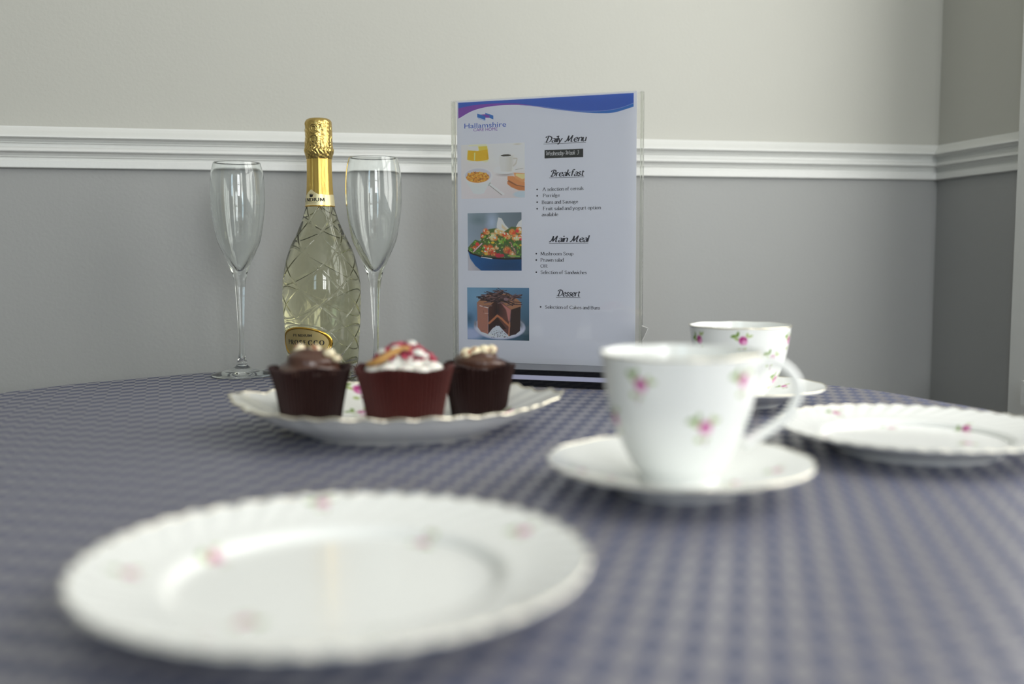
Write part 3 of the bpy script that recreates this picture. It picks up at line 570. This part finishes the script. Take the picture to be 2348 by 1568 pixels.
def text_mesh(s, x0, x1, base, cap, hw, mn, ang, shear=0, serif=True, script=False, track=.9, space=2.4):
    """flat strokes in the x,y plane; s runs from x0 to x1, capitals are cap high; returns V2 (n,2), F"""
    adv = 0; strokes = []
    for ch in s:
        if ch == ' ': adv += space; continue
        d = SCR.get(ch, GL.get(ch)) if script else GL[ch]; mx = 0
        for st in d.split('|'):
            P = np.array([tuple(map(float, q.split(','))) for q in st[1:].split()])
            mx = max(mx, P[:, 0].max()); strokes.append((st[0], P + [adv, 0], ch))
        adv += mx + track + (.3 if ch.isupper() else 0)
    sx_, sy_ = (x1 - x0) / max(adv - track, 1), cap / 7.5
    V, F = [], []; nib = np.array([math.cos(ang), math.sin(ang)])
    def ribbon(P, w0, w1):
        P = np.stack([P[:, 0] + P[:, 1] * shear, P[:, 1]], -1); T = np.gradient(P, axis=0); T /= np.linalg.norm(T, axis=1)[:, None] + 1e-9
        n = np.stack([-T[:, 1], T[:, 0]], -1); w_ = w0 + (w1 - w0) * np.abs(T[:, 0] * nib[1] - T[:, 1] * nib[0]); o = len(V)
        for p, nn, ww in zip(P, n, w_):
            for sg in (1, -1): q = p + nn * ww / 2 * sg; V.append((x0 + q[0] * sx_, base + q[1] * sy_))
        for i in range(len(P) - 1): F.append([o + 2 * i, o + 2 * i + 1, o + 2 * i + 3, o + 2 * i + 2])
    for k, P, ch in strokes:
        if k == 'd':
            t_ = np.linspace(0, 2 * PI, 9); o = len(V)
            for q in t_[:-1]: V.append((x0 + (P[0][0] + P[0][1] * shear + hw * .6 * math.cos(q)) * sx_, base + (P[0][1] + hw * .6 * math.sin(q)) * sy_))
            F.append(list(range(o, o + 8))); continue
        Q = cr(P, 5 * (len(P) - 1) + 6) if k == 'c' else lin(P, 3)
        ribbon(Q, mn, hw)
        if serif and k == 'l':
            for e_, o_ in ((P[0], P[-1]), (P[-1], P[0])):
                if abs(e_[1] - o_[1]) < 2 or ch in 'ZM' and False: continue
                y = e_[1]
                if abs(y) < .05 or abs(y - 7.5) < .05 or (y < -2): ribbon(np.array([(e_[0] - 1.0, y), (e_[0] + 1.0, y)]) , mn * .9, mn * .9)
                elif y in (5, 8): ribbon(np.array([(e_[0] - 1.1, y - .35), (e_[0] + .2, y)]), mn, mn * 1.1)
    return np.array(V), F
# lettering on the bottle
def cyl_text(name, s, a0, a1, z, cap, rfun, off, parent, **kw):
    rm = float(rfun(z)); V, F = text_mesh(s, a0 * rm, a1 * rm, z, cap, **kw)
    W = [((float(rfun(v[1])) + off) * math.sin(v[0] / rm), -(float(rfun(v[1])) + off) * math.cos(v[0] / rm), v[1]) for v in V]
    return mesh(name, W, F, M_ink, parent, smooth=False)
dg = math.radians
cyl_text('label_lettering', 'PENDIUM', dg(-37.5), dg(-5.5), .0482, .0029, br, .00075, ol, hw=1.5, mn=.45, ang=0, track=1.5)
cyl_text('label_lettering', 'PROSECCO', dg(-51.5), dg(12.5), .0388, .0052, br, .00075, ol, hw=1.9, mn=.35, ang=0, track=3.0)
cyl_text('label_lettering', 'DENOMINAZIONE DI ORIGINE', dg(-41), dg(0), .0346, .0013, br, .00075, ol, hw=.8, mn=.5, ang=0, serif=False, track=2)
cyl_text('label_lettering', 'CONTROLLATA', dg(-31), dg(-10), .0322, .0013, br, .00075, ol, hw=.8, mn=.5, ang=0, serif=False, track=2)
cyl_text('label_lettering', 'PENDIUM', dg(-84), dg(28), .2036, .0038, frad, .00055, nl, hw=1.6, mn=.45, ang=0, track=1.2)
cyl_text('label_lettering', 'PROSECCO DOC', dg(-56), dg(0), .2012, .0012, frad, .00055, nl, hw=.9, mn=.5, ang=0, serif=False, track=2)
# crown emblem
cw = np.array([(-2, 0), (2, 0), (2.1, .7), (2.9, 3.6), (1.4, 2.0), (.9, 4.0), (0, 2.2), (-.9, 4.0), (-1.4, 2.0), (-2.9, 3.6), (-2.1, .7)]) * .001
V = []; F = []
for x, y in cw:
    z = .2085 + y * 1.1; r = float(frad(z)) + .00055; V.append((r * math.sin(-.47 + x / r), -r * math.cos(-.47 + x / r), z))
z = .2098; r = float(frad(z)) + .0006; V.append((r * math.sin(-.47), -r * math.cos(-.47), z)); n = len(cw)
mesh('crown_emblem', V, [[i, (i + 1) % n, n] for i in range(n)], M_ink, nl, smooth=False)

# ------------------------------------------------------------------ menu stand and menu sheet
MX, MY, MA = .0390, 1.1203, -.3304
# local frame: x along the sheet, -y towards the camera, z up
ms = tag(empty('menu_holder', (MX, MY, TZ), MA), 'clear acrylic stand with a glossy black base holding the daily menu', 'sign holder')
m_ = bpy.data.materials.new('clear_acrylic_sheet'); m_.use_nodes = True; t = m_.node_tree; t.nodes.remove(t.nodes['Principled BSDF'])
tr = N(t, 'ShaderNodeBsdfTransparent'); tr.inputs[0].default_value = (.995, .995, .995, 1); gs = N(t, 'ShaderNodeBsdfGlossy'); gs.inputs['Roughness'].default_value = .03
fr = N(t, 'ShaderNodeFresnel'); fr.inputs[0].default_value = 1.45; mx = N(t, 'ShaderNodeMixShader')
no = N(t, 'ShaderNodeTexNoise'); no.inputs['Scale'].default_value = 14; no.inputs['Detail'].default_value = 1; tc = N(t, 'ShaderNodeTexCoord'); bu = N(t, 'ShaderNodeBump'); bu.inputs['Distance'].default_value = .004; bu.inputs['Strength'].default_value = .25
t.links.new(tc.outputs['Object'], no.inputs[0]); t.links.new(no.outputs[0], bu.inputs['Height']); t.links.new(bu.outputs[0], gs.inputs['Normal'])
t.links.new(fr.outputs[0], mx.inputs[0]); t.links.new(tr.outputs[0], mx.inputs[1]); t.links.new(gs.outputs[0], mx.inputs[2]); t.links.new(mx.outputs[0], t.nodes['Material Output'].inputs[0])
M_acr = m_; M_acredge = glass('acrylic_edge', (.93, .94, .92), 1.35, .05)
X0, X1 = -.1125, .1090; ZB, ZT = .0182, .3160
box('front_panel', ((X0 + X1) / 2, -.0030, (ZB + ZT) / 2), (X1 - X0, .0016, ZT - ZB), M_acr, ms)
box('back_panel', ((X0 + X1) / 2, .0030, (ZB + ZT) / 2), (X1 - X0, .0016, ZT - ZB), M_acr, ms)
for xx in (X0 + .0016, X1 - .0016): box('side_edge', (xx, 0, (ZB + ZT) / 2), (.0030, .0040, ZT - ZB - .002), M_acredge, ms)
M_blk = mat('glossy_black_acrylic', (.006, .006, .008), .06, spec=.5)
V, F = boxvf([((( X0 + X1) / 2, -.014, .0092), (X1 - X0, .090, .0180))]); bs = mesh('base', V, F, M_blk, ms, smooth=False)
bv = bs.modifiers.new('bevel', 'BEVEL'); bv.width = .0006; bv.segments = 2
M_lav = mat('pale_lavender_reflection', (.50, .51, .68), .4)
box('reflection_strip', ((X0 + X1) / 2, -.0593, .0100), (X1 - X0 - .002, .0006, .0048), M_lav, bs)  # reflection of the paper in the acrylic, painted as a lavender strip
V = [(X1, -.0035, .0640), (X1 + .0075, -.006, .0615), (X1 + .001, -.0035, .0480), (X1, .0035, .0640), (X1 + .0070, .002, .0612), (X1 + .001, .0035, .0480)]
mesh('corner_tab', V, [[0, 1, 2], [5, 4, 3], [0, 3, 4, 1], [1, 4, 5, 2], [2, 5, 3, 0]], mat('cracked_acrylic', (.7, .7, .68), .2, trans=.6), ms, smooth=False)

SX, SZ = -.105, .0172 + .297                  # sheet origin (top left of the banner) in holder coordinates
sh = tag(empty('menu_sheet', (MX, MY, TZ), MA), 'printed daily menu sheet with a blue wave banner and three food pictures', 'menu')
M_paper = mat('white_paper', (.88, .90, .98), .55, spec=.3)
def S(x, y, d=0): return (SX + x * .001, -.0004 - d, SZ - y * .001)   # millimetres on the sheet -> local point
pg = mesh('paper', [S(-1.6, -1.6), S(206.4, -1.6), S(206.4, 296), S(-1.6, 296), *[(p[0], p[1] + .0004, p[2]) for p in (S(-1.6, -1.6), S(206.4, -1.6), S(206.4, 296), S(-1.6, 296))]],
          [[3, 2, 1, 0], [4, 5, 6, 7], [0, 1, 5, 4], [1, 2, 6, 5], [2, 3, 7, 6], [3, 0, 4, 7]], M_paper, sh, smooth=False)
def band(name, top, bot, mt, d):               # strip between two curves, both functions of x
    xs = np.linspace(0, 203, 120); V = [S(x, top(x), d) for x in xs] + [S(x, bot(x), d) for x in xs]
    n = len(xs); return mesh(name, V, [[n + i, n + i + 1, i + 1, i] for i in range(n - 1)], mt, sh, smooth=False)
bx_ = np.array([0, 18.4, 40.7, 69.2, 88.6, 116.2, 147.4, 167.8, 182.9, 203.]); by_ = np.array([17.9, 9.6, 5.9, 5.8, 8.2, 13.2, 17.9, 19.8, 19.4, 14.5])
px_ = np.array([0, 18.4, 40.7, 69.2, 84.3, 110., 203]); py_ = np.array([6.2, 3.8, 3.0, 4.3, 6.7, 12.0, 30.])
def smooth_fn(x, y):
    f = cr(np.stack([x, y], -1), 400); return lambda q: float(np.interp(q, f[:, 0], f[:, 1]))
fb, fpur = smooth_fn(bx_, by_), smooth_fn(px_, py_)
M_blue = mat('banner_blue', (.05, .14, .60), .35); M_pur = mat('banner_purple', (.27, .08, .50), .35); M_lblue = mat('banner_pale_line', (.40, .52, .85), .35); M_dblue = mat('banner_mid_blue', (.04, .20, .62), .35)
band('banner', lambda x: 0, lambda x: min(fb(x), fpur(x)), M_blue, .00006)
band('banner_swoosh', lambda x: min(fb(x), fpur(x)), fb, M_pur, .00007)
fl = smooth_fn(np.array([60, 88., 105.7, 137.1, 167.8, 187.9, 203]), np.array([5.8, 8.0, 10.7, 15.9, 17.4, 15.3, 10.9]))
band('banner_line', lambda x: fl(x) - .35 if x > 75 else fb(x), lambda x: fl(x) if x > 75 else fb(x), M_lblue, .00009)
band('banner_line', lambda x: fl(x) + .2 if x > 110 else fb(x), lambda x: max(fb(x) - .2, fl(x)+.2) if x > 110 else fb(x), M_dblue, .00008)
def poly(name, pts, mt, d=.00008, parent=None):
    return mesh(name, [S(x, y, d) for x, y in pts], [list(range(len(pts)))[::-1]], mt, parent or sh, smooth=False)
lg = poly('logo_mark', [(23.1, 13.3), (32.9, 16.6), (32.9, 20.9), (23.1, 17.4)], M_dblue)
poly('logo_mark_purple', [(27, 14.5), (38, 14.6), (38, 18.6), (32.9, 18.2), (32.9, 16.6)], M_pur, .00007, lg)
poly('logo_mark_blue', [(32.9, 12.9), (42.5, 16.3), (42.5, 20.6), (38.0, 18.8), (38.0, 16.0), (32.9, 14.6)], M_dblue, .00009, lg)
poly('logo_mark_pale', [(23.1, 17.9), (32.9, 21.4), (32.9, 22.0), (25, 19.2)], M_lblue, .00008, lg)
def sans(name, s, x0, x1, base, cap, mt):      # built-in sans lettering turned into a flat mesh
    cu = bpy.data.curves.new(name, 'FONT'); cu.body = s; cu.resolution_u = 3; tmp = bpy.data.objects.new('tmp', cu); COL.objects.link(tmp)
    bpy.context.view_layer.update(); me = bpy.data.meshes.new_from_object(tmp.evaluated_get(bpy.context.evaluated_depsgraph_get()))
    V = np.array([v.co[:] for v in me.vertices]); F = [list(p.vertices) for p in me.polygons]; bpy.data.objects.remove(tmp); bpy.data.meshes.remove(me)
    mn_, mx_ = V[:, 0].min(), V[:, 0].max(); hh = V[:, 1].max(); kx = (x1 - x0) / (mx_ - mn_); ky = cap / hh
    return mesh(name, [S(x0 + (v[0] - mn_) * kx, base - v[1] * ky, .00009) for v in V], F, mt, sh, smooth=False)
sans('logo_name', 'Hallamshire', 7.4, 57.7, 29.2, 5.4, M_blue); sans('logo_subtitle', 'CARE HOME', 18.4, 47.5, 33.0, 3.4, M_pur)
M_print = mat('black_print', (.02, .02, .035), .5); M_wprint = mat('white_print', (.62, .62, .62), .5); M_boxblk = mat('black_printed_box', (.022, .025, .024), .5)
def line(name, s, x0, x1, base, cap, mt=None, under=False, d=.00009, **kw):
    V, F = text_mesh(s, x0, x1, 0, cap, **kw); V = [(x, base - y) for x, y in V]; F = [list(f) for f in F]
    if under:
        o = len(V); V += [(x0 - .8, base + 1.2), (x1 + .8, base + 1.2), (x1 + .8, base + 1.65), (x0 - .8, base + 1.65)]; F.append([o, o + 1, o + 2, o + 3])
    return mesh(name, [S(x, y, d) for x, y in V], F, mt or M_print, sh, smooth=False)
SK = dict(hw=1.4, mn=.5, ang=.35, shear=.22, serif=False, script=True, track=.5, space=3.4)
BK = dict(hw=1.05, mn=.45, ang=.1, track=.75, space=2.2)
line('heading', 'Daily Menu', 102.5, 149.5, 48.9, 6.6, under=True, **SK)
poly('day_box', [(102.9, 57), (147.2, 57), (147.2, 66.1), (102.9, 66.1)], M_boxblk, .00006)
line('day_lettering', 'Wednesday-Week 3', 104.0, 141.8, 63.0, 4.3, M_wprint, **{**SK, 'hw': 1.3, 'mn': .6})
line('heading', 'Breakfast', 109, 147.6, 86.2, 6.6, under=True, **SK)
line('heading', 'Main Meal', 109, 152.5, 158.6, 6.6, under=True, **SK)
line('heading', 'Dessert', 117, 143.5, 219.0, 6.6, under=True, **SK)
for s, x0, x1, y in (('A selection of cereals', 100.7, 147.5, 101.8), ('Porridge', 100.9, 120.3, 108.7), ('Beans and Sausage', 99.5, 141.3, 116.1), ('Fruit salad and yogurt option', 100.9, 167.0, 123.1), ('available', 99.5, 118.5, 129.8),
                     ('Mushroom Soup', 98, 129.5 + 6.5, 173.3), ('Prawn salad', 98, 124.8, 180.3), ('OR', 98, 106, 187.1), ('Selection of Sandwiches', 98, 151.4, 194.1), ('Selection of Cakes and Buns', 103.1, 166.8, 233.1)):
    line('menu_line', s, x0, x1, y, 3.5, **BK)
for x, y in ((94.2, 100), (94.2, 107.1), (94.2, 114.2), (94.2, 121.4), (93.1, 171.5), (93.1, 178.6), (93.1, 192.3), (98.2, 231.3)):
    mesh('bullet_point', [S(x + .95 * math.cos(k * PI / 6), y - .95 * math.sin(k * PI / 6), .00009) for k in range(12)], [list(range(12))], M_print, sh, smooth=False)

# ---- the three printed pictures, painted on fine grids; X, Y run 0..1 from the top left
M_photo = mat('printed_picture', (1, 1, 1), .4, spec=.4, vcol=True)
def srgb(c): c = np.asarray(c, float) / 255; return np.where(c < .04045, c / 12.92, ((c + .055) / 1.055) ** 2.4)
class Pic:
    def __init__(s, nx, ny): s.nx, s.ny = nx, ny; s.X, s.Y = np.meshgrid(np.linspace(0, 1, nx), np.linspace(0, 1, ny)); s.c = np.zeros((ny, nx, 3))
    def mix(s, m, c): m = np.clip(m, 0, 1)[..., None]; s.c = s.c * (1 - m) + srgb(c) * m
    def grad(s, c0, c1, c2, c3):
        X, Y = s.X[..., None], s.Y[..., None]; s.c = (srgb(c0) * (1 - X) + srgb(c1) * X) * (1 - Y) + (srgb(c2) * (1 - X) + srgb(c3) * X) * Y
    def ell(s, cx, cy, rx, ry, c, ang=0, soft=.08, half=None, al=1):
        x, y = s.X - cx, s.Y - cy; ca, sa = math.cos(ang), math.sin(ang); x, y = x * ca + y * sa, -x * sa + y * ca
        m = (1 - np.sqrt((x / rx) ** 2 + (y / ry) ** 2)) / soft
        if half is not None: m = np.minimum(m, (s.Y - half) / .01)
        s.mix(np.clip(m, 0, 1) * al, c)
    def pol(s, pts, c, al=1, soft=.006):
        P = np.array(pts); ins = np.zeros(s.X.shape, bool); dmin = np.full(s.X.shape, 9.)
        for i in range(len(P)):
            x0, y0 = P[i]; x1, y1 = P[(i + 1) % len(P)]
            cnd = ((y0 > s.Y) != (y1 > s.Y)) & (s.X < (x1 - x0) * (s.Y - y0) / (y1 - y0 + 1e-12) + x0); ins ^= cnd
            L2 = (x1 - x0) ** 2 + (y1 - y0) ** 2 + 1e-12; tt = np.clip(((s.X - x0) * (x1 - x0) + (s.Y - y0) * (y1 - y0)) / L2, 0, 1)
            dmin = np.minimum(dmin, np.hypot(s.X - x0 - tt * (x1 - x0), s.Y - y0 - tt * (y1 - y0)))
        s.mix(np.where(ins, .5 + dmin / soft / 2, .5 - dmin / soft / 2) * al, c)
    def seg(s, x0, y0, x1, y1, wdt, c, al=1):
        L2 = (x1 - x0) ** 2 + (y1 - y0) ** 2 + 1e-12; tt = np.clip(((s.X - x0) * (x1 - x0) + (s.Y - y0) * (y1 - y0)) / L2, 0, 1)
        d = np.hypot(s.X - x0 - tt * (x1 - x0), s.Y - y0 - tt * (y1 - y0)); s.mix((wdt - d) / (wdt * .5) * al, c)
    def place(s, name, x0, y0, x1, y1):
        V = [S(x0 + (x1 - x0) * x, y0 + (y1 - y0) * y, .00006) for y in np.linspace(0, 1, s.ny) for x in np.linspace(0, 1, s.nx)]
        return mesh(name, V, gridfaces(s.ny, s.nx, wrap=False, flip=True), M_photo, sh, smooth=False, col=np.clip(s.c * 1.75, 0, .95).reshape(-1, 3))
R_ = random.Random(3)
# breakfast
p = Pic(230, 190); p.grad((196, 192, 190), (205, 205, 202), (196, 190, 192), (186, 178, 178)); u = lambda x, y: ((x - 105) / 1515, (y - 215 + 65 * (x - 105) / 1515) / 1253)
def E(x, y, rx, ry, c, **k): p.ell(*u(x, y), rx / 1515, ry / 1253, c, **k)
def Pp(pts, c, **k): p.pol([u(*q) for q in pts], c, **k)
E(1150, 180, 300, 60, (222, 220, 214), soft=.6); E(1450, 190, 160, 30, (180, 176, 168), soft=.8)
E(500, 560, 250, 90, (226, 226, 220), soft=.15); Pp([(265, 330), (300, 215), (720, 190), (750, 310), (775, 540), (740, 600), (480, 625), (270, 590), (245, 480)], (214, 202, 164))
Pp([(270, 335), (500, 350), (745, 300), (770, 530), (730, 560), (460, 600), (250, 555)], (199, 158, 32)); Pp([(520, 250), (735, 235), (745, 310), (540, 345)], (214, 176, 70)); Pp([(290, 250), (500, 240), (520, 340), (275, 335)], (226, 224, 214))
p.seg(*u(435, 400), *u(430, 560), .012, (226, 206, 130)); E(400, 610, 110, 28, (236, 236, 232)); E(560, 605, 90, 25, (236, 236, 232)); E(740, 480, 25, 110, (180, 140, 30), al=.6, soft=.5)
E(1170, 880, 270, 60, (152, 144, 142), soft=.8); E(1160, 780, 290, 95, (216, 214, 208)); E(1160, 765, 240, 70, (203, 201, 196)); p.seg(*u(1400, 770), *u(1580, 740), .006, (150, 148, 142))
Pp([(1440, 500), (1455, 520), (1425, 640), (1350, 705), (1345, 675), (1400, 620), (1430, 530), (1350, 530), (1350, 500)], (176, 172, 162)); Pp([(1020, 450), (1345, 450), (1345, 620), (1310, 815), (1065, 815), (1025, 640)], (190, 189, 186)); Pp([(1220, 450), (1345, 450), (1345, 620), (1310, 815), (1220, 815)], (176, 172, 160), al=.6, soft=.05)
E(1180, 440, 160, 42, (210, 206, 198)); E(1180, 448, 130, 26, (60, 56, 48))
E(510, 915, 350, 190, (196, 196, 204)); E(510, 920, 330, 170, (176, 176, 184)); 
E(505, 960, 290, 130, (190, 132, 48)); 
for k in range(150):
    an = R_.uniform(0, 6.28); q = R_.random() ** .5; x, y = 505 + 270 * q * math.cos(an), 945 + 120 * q * math.sin(an) - 40 * (1 - q)
    E(x, y, R_.uniform(18, 38), R_.uniform(9, 18), R_.choice([(214, 156, 62), (196, 134, 46), (176, 112, 40), (224, 172, 84), (142, 88, 44)]), ang=R_.uniform(0, 3), soft=.4)
Pp([(165, 930), (200, 1000), (290, 1060), (400, 1090), (510, 1097), (640, 1085), (750, 1045), (830, 980), (855, 930), (820, 1040), (720, 1180), (650, 1320), (560, 1350), (400, 1335), (340, 1240), (240, 1090)], (190, 196, 210)); Pp([(165, 900), (200, 990), (290, 1055), (400, 1087), (510, 1094), (640, 1082), (750, 1043), (840, 960), (855, 900), (862, 920), (835, 1000), (750, 1062), (640, 1100), (510, 1112), (380, 1100), (280, 1070), (190, 1010)], (222, 224, 228))
p.seg(*u(800, 1090), *u(770, 1140), .018, (160, 164, 160)); p.seg(*u(810, 1120), *u(1120, 1335), .016, (206, 210, 208)); p.seg(*u(800, 1150), *u(1080, 1358), .006, (112, 112, 104))
E(1560, 1330, 240, 90, (168, 182, 190), soft=.3)
Pp([(1210, 1030), (1420, 1120), (1640, 1150), (1640, 1245), (1480, 1240), (1300, 1170), (1210, 1100)], (176, 112, 66)); Pp([(1215, 920), (1350, 915), (1640, 1060), (1640, 1150), (1450, 1120), (1215, 1010)], (190, 128, 80)); Pp([(1240, 1010), (1440, 1115), (1640, 1150), (1640, 1165), (1420, 1135), (1220, 1040)], (130, 78, 44)); Pp([(1360, 840), (1640, 850), (1640, 1030), (1560, 1050), (1390, 960)], (200, 140, 92)); Pp([(1420, 860), (1640, 865), (1640, 960), (1560, 985), (1400, 900)], (226, 184, 130))
p.place('breakfast_picture', 3.1, 47.6, 79.6, 108.7)
# salad
p = Pic(210, 210); p.grad((122, 136, 146), (92, 104, 112), (150, 162, 178), (110, 120, 130)); u = lambda x, y: ((x - 230) / 1215, (y - 110) / 1285)
p.ell(*u(780, 330), .16, .26, (150, 164, 182), soft=.9); p.ell(*u(480, 260), .2, .12, (100, 118, 124), soft=.9); Pp([(235, 980), (300, 1180), (540, 1400), (235, 1400)], (172, 168, 172))
Pp([(930, 215), (1000, 240), (1080, 380), (1200, 500), (1150, 570), (960, 540), (890, 430), (900, 330)], (214, 212, 196)); Pp([(1000, 350), (1130, 470), (1180, 500), (1100, 520), (1000, 450)], (196, 178, 150), al=.7); Pp([(1320, 430), (1380, 320), (1450, 270), (1450, 440)], (206, 206, 194))
Pp([(232, 880), (300, 800), (400, 700), (520, 740), (530, 560), (720, 470), (860, 450), (1040, 540), (1220, 420), (1450, 440), (1450, 1130), (900, 1130), (520, 1090), (260, 1000)], (74, 96, 46))
ORG = [(222, 128, 62), (232, 160, 100), (206, 92, 46), (236, 190, 140), (190, 70, 40)]
def prawn(x, y, r):
    c = R_.choice(ORG); E(x, y, r * 1.15, r * .85, c, ang=R_.uniform(0, 3), soft=.5); E(x + r * .5, y + r * .3, r * .8, r * .6, R_.choice(ORG), soft=.5)
    for k in range(5): E(x + R_.uniform(-.5, .5) * r, y + R_.uniform(-.5, .5) * r, r * .4, r * .2, R_.choice([(244, 214, 180), (236, 150, 80), (200, 84, 40), (246, 226, 204)]), ang=R_.uniform(0, 3), soft=.5)
for x, y, r in ((640, 520, 90), (560, 620, 60), (800, 640, 110), (900, 520, 85), (1000, 560, 90), (1100, 620, 100), (1230, 540, 90), (1380, 500, 90), (1300, 660, 95), (1420, 640, 70), (740, 900, 110), (660, 980, 90), (800, 1000, 95), (1120, 940, 110), (1230, 1030, 90), (380, 880, 60), (440, 800, 60), (880, 880, 55), (630, 860, 60)): prawn(x, y, r)
LEAF = [(72, 116, 40), (104, 150, 52), (58, 96, 34), (130, 168, 70)]
for x, y, r in ((980, 760, 90), (1080, 740, 100), (930, 820, 60), (1320, 800, 90), (1380, 880, 60), (700, 770, 60), (620, 640, 45), (400, 760, 60), (290, 930, 60), (340, 1010, 70), (560, 900, 50), (1000, 880, 50), (1360, 980, 60), (1420, 1050, 50), (1040, 1100, 80), (480, 960, 60), (740, 600, 40)):
    for k in range(4): E(x + R_.uniform(-.5, .5) * r, y + R_.uniform(-.4, .4) * r, r * .7, r * .3, R_.choice(LEAF), ang=R_.uniform(0, 3), soft=.4)
for x, y, r in ((1350, 520, 60), (930, 1060, 100), (1010, 1060, 70), (450, 800, 50), (640, 930, 40), (1430, 700, 50)): E(x, y, r, r * .6, (206, 52, 60), soft=.3)
for x, y, r in ((800, 770, 60), (1420, 830, 50), (650, 1020, 60), (560, 960, 40)): E(x, y, r, r * .5, (216, 170, 50), soft=.4)
for k in range(130):
    x = R_.uniform(300, 1430); y = R_.uniform(500 + .35 * abs(x - 1050), 1060); E(x, y, R_.uniform(12, 34), R_.uniform(8, 16), R_.choice([(236, 200, 160), (226, 140, 80), (110, 150, 60), (60, 90, 40), (206, 96, 50), (240, 222, 196), (150, 180, 90), (200, 60, 60)]), ang=R_.uniform(0, 3), soft=.6, al=.75)
p.seg(*u(360, 970), *u(550, 790), .014, (210, 160, 168)); p.seg(*u(1200, 770), *u(1310, 1000), .010, (170, 120, 120)); p.seg(*u(1150, 1060), *u(1390, 1080), .018, (150, 190, 80))
Pp([(232, 940), (300, 1010), (520, 1085), (780, 1120), (1100, 1140), (1450, 1130), (1450, 1400), (540, 1400), (400, 1290), (280, 1120)], (26, 84, 138)); Pp([(1000, 1140), (1450, 1130), (1450, 1400), (900, 1400)], (26, 44, 66), soft=.35, al=.9); Pp([(520, 1200), (1450, 1300), (1450, 1400), (540, 1400)], (22, 50, 84), soft=.2, al=.6)
for q in ([(232, 940), (300, 1005), (520, 1078)], [(520, 1078), (780, 1114), (1100, 1134), (1450, 1126)]):
    for k in range(len(q) - 1): p.seg(*u(*q[k]), *u(*q[k + 1]), .018, (34, 26, 24))
p.seg(*u(540, 1092), *u(780, 1128), .008, (214, 214, 212))
p.place('main_meal_picture', 10.6, 125.1, 75.7, 190.7)
# chocolate cake
p = Pic(230, 200); p.grad((96, 134, 160), (78, 112, 140), (92, 122, 156), (40, 64, 72)); u = lambda x, y: ((x - 232) / 1488, (y - 112) / 1275)
p.ell(*u(500, 350), .3, .3, (116, 152, 176), soft=.9, al=.7); p.ell(*u(280, 880), .1, .15, (56, 88, 110), soft=.9); p.ell(*u(300, 1250), .25, .14, (150, 160, 186), soft=.5)
E(1010, 1080, 650, 300, (150, 156, 176)); E(1010, 1070, 640, 290, (176, 180, 198)); E(1420, 1000, 230, 190, (96, 104, 112), soft=.6); E(1010, 1120, 560, 220, (190, 194, 210), soft=.2); E(430, 1000, 60, 120, (120, 120, 128), soft=.8)
Pp([(470, 480), (560, 380), (700, 310), (900, 240), (1250, 260), (1450, 390), (1530, 470), (1530, 600), (1300, 660), (960, 640), (740, 610), (480, 540)], (150, 106, 78))
Pp([(470, 480), (740, 600), (735, 1250), (560, 1190), (480, 1080)], (152, 104, 88)); Pp([(745, 600), (960, 380), (960, 820), (880, 1060), (735, 1250)], (70, 42, 34)); Pp([(960, 380), (1290, 640), (1240, 1280), (1040, 1100), (960, 900)], (92, 58, 52)); Pp([(1290, 640), (1520, 560), (1505, 1150), (1400, 1240), (1235, 1285)], (52, 36, 32))
Pp([(930, 380), (1030, 380), (1060, 760), (960, 790), (880, 780)], (34, 24, 28), soft=.08); Pp([(1040, 470), (1290, 640), (1255, 960), (1220, 900), (1170, 650)], (168, 110, 104), al=.7); Pp([(960, 830), (1060, 960), (1180, 1110), (1100, 1130), (1000, 1040), (860, 1090), (760, 1180), (750, 1060)], (48, 32, 26))
for q in ([(760, 980), (870, 880), (960, 790), (1060, 860), (1160, 960), (1250, 1040)],):
    for k in range(5): p.seg(*u(*q[k]), *u(*q[k + 1]), .022, (166, 104, 70))
p.seg(*u(1255, 960), *u(1235, 1270), .014, (166, 110, 84)); Pp([(760, 1230), (930, 1040), (1010, 1050), (1220, 1280), (1000, 1320)], (182, 188, 204))
for k in range(60): E(R_.uniform(780, 1300), R_.uniform(1150, 1330), R_.uniform(6, 18), R_.uniform(5, 10), (56, 36, 34), soft=.4)
p.seg(*u(540, 555), *u(740, 605), .009, (206, 190, 186)); p.seg(*u(660, 740), *u(740, 738), .006, (196, 170, 160)); p.seg(*u(620, 670), *u(630, 720), .004, (110, 70, 60)); p.seg(*u(560, 1180), *u(660, 1150), .004, (110, 70, 60))
for k in range(90):
    x, y = R_.gauss(980, 230), R_.gauss(360, 85); x = min(max(x, 560), 1440); y = min(max(y, 180 + abs(x - 1000) * .35), 560 if abs(x - 960) > 120 else 420); an = R_.uniform(-.6, .6); L = R_.uniform(50, 130)
    c = R_.choice([(58, 42, 42), (84, 62, 62), (44, 32, 34), (104, 80, 80), (70, 50, 50)]); p.seg(*u(x - L * math.cos(an), y - L * math.sin(an)), *u(x + L * math.cos(an), y + L * math.sin(an)), R_.uniform(.008, .016), c)
for q in ((970, 115, 1200, 270), (650, 220, 760, 270), (940, 155, 1020, 190), (1100, 200, 1190, 170)): p.seg(*u(*q[:2]), *u(*q[2:]), .007, (60, 44, 44))
E(1170, 390, 60, 40, (120, 96, 100), ang=.4)
p.place('dessert_picture', 9.4, 210.1, 84.6, 270.1)
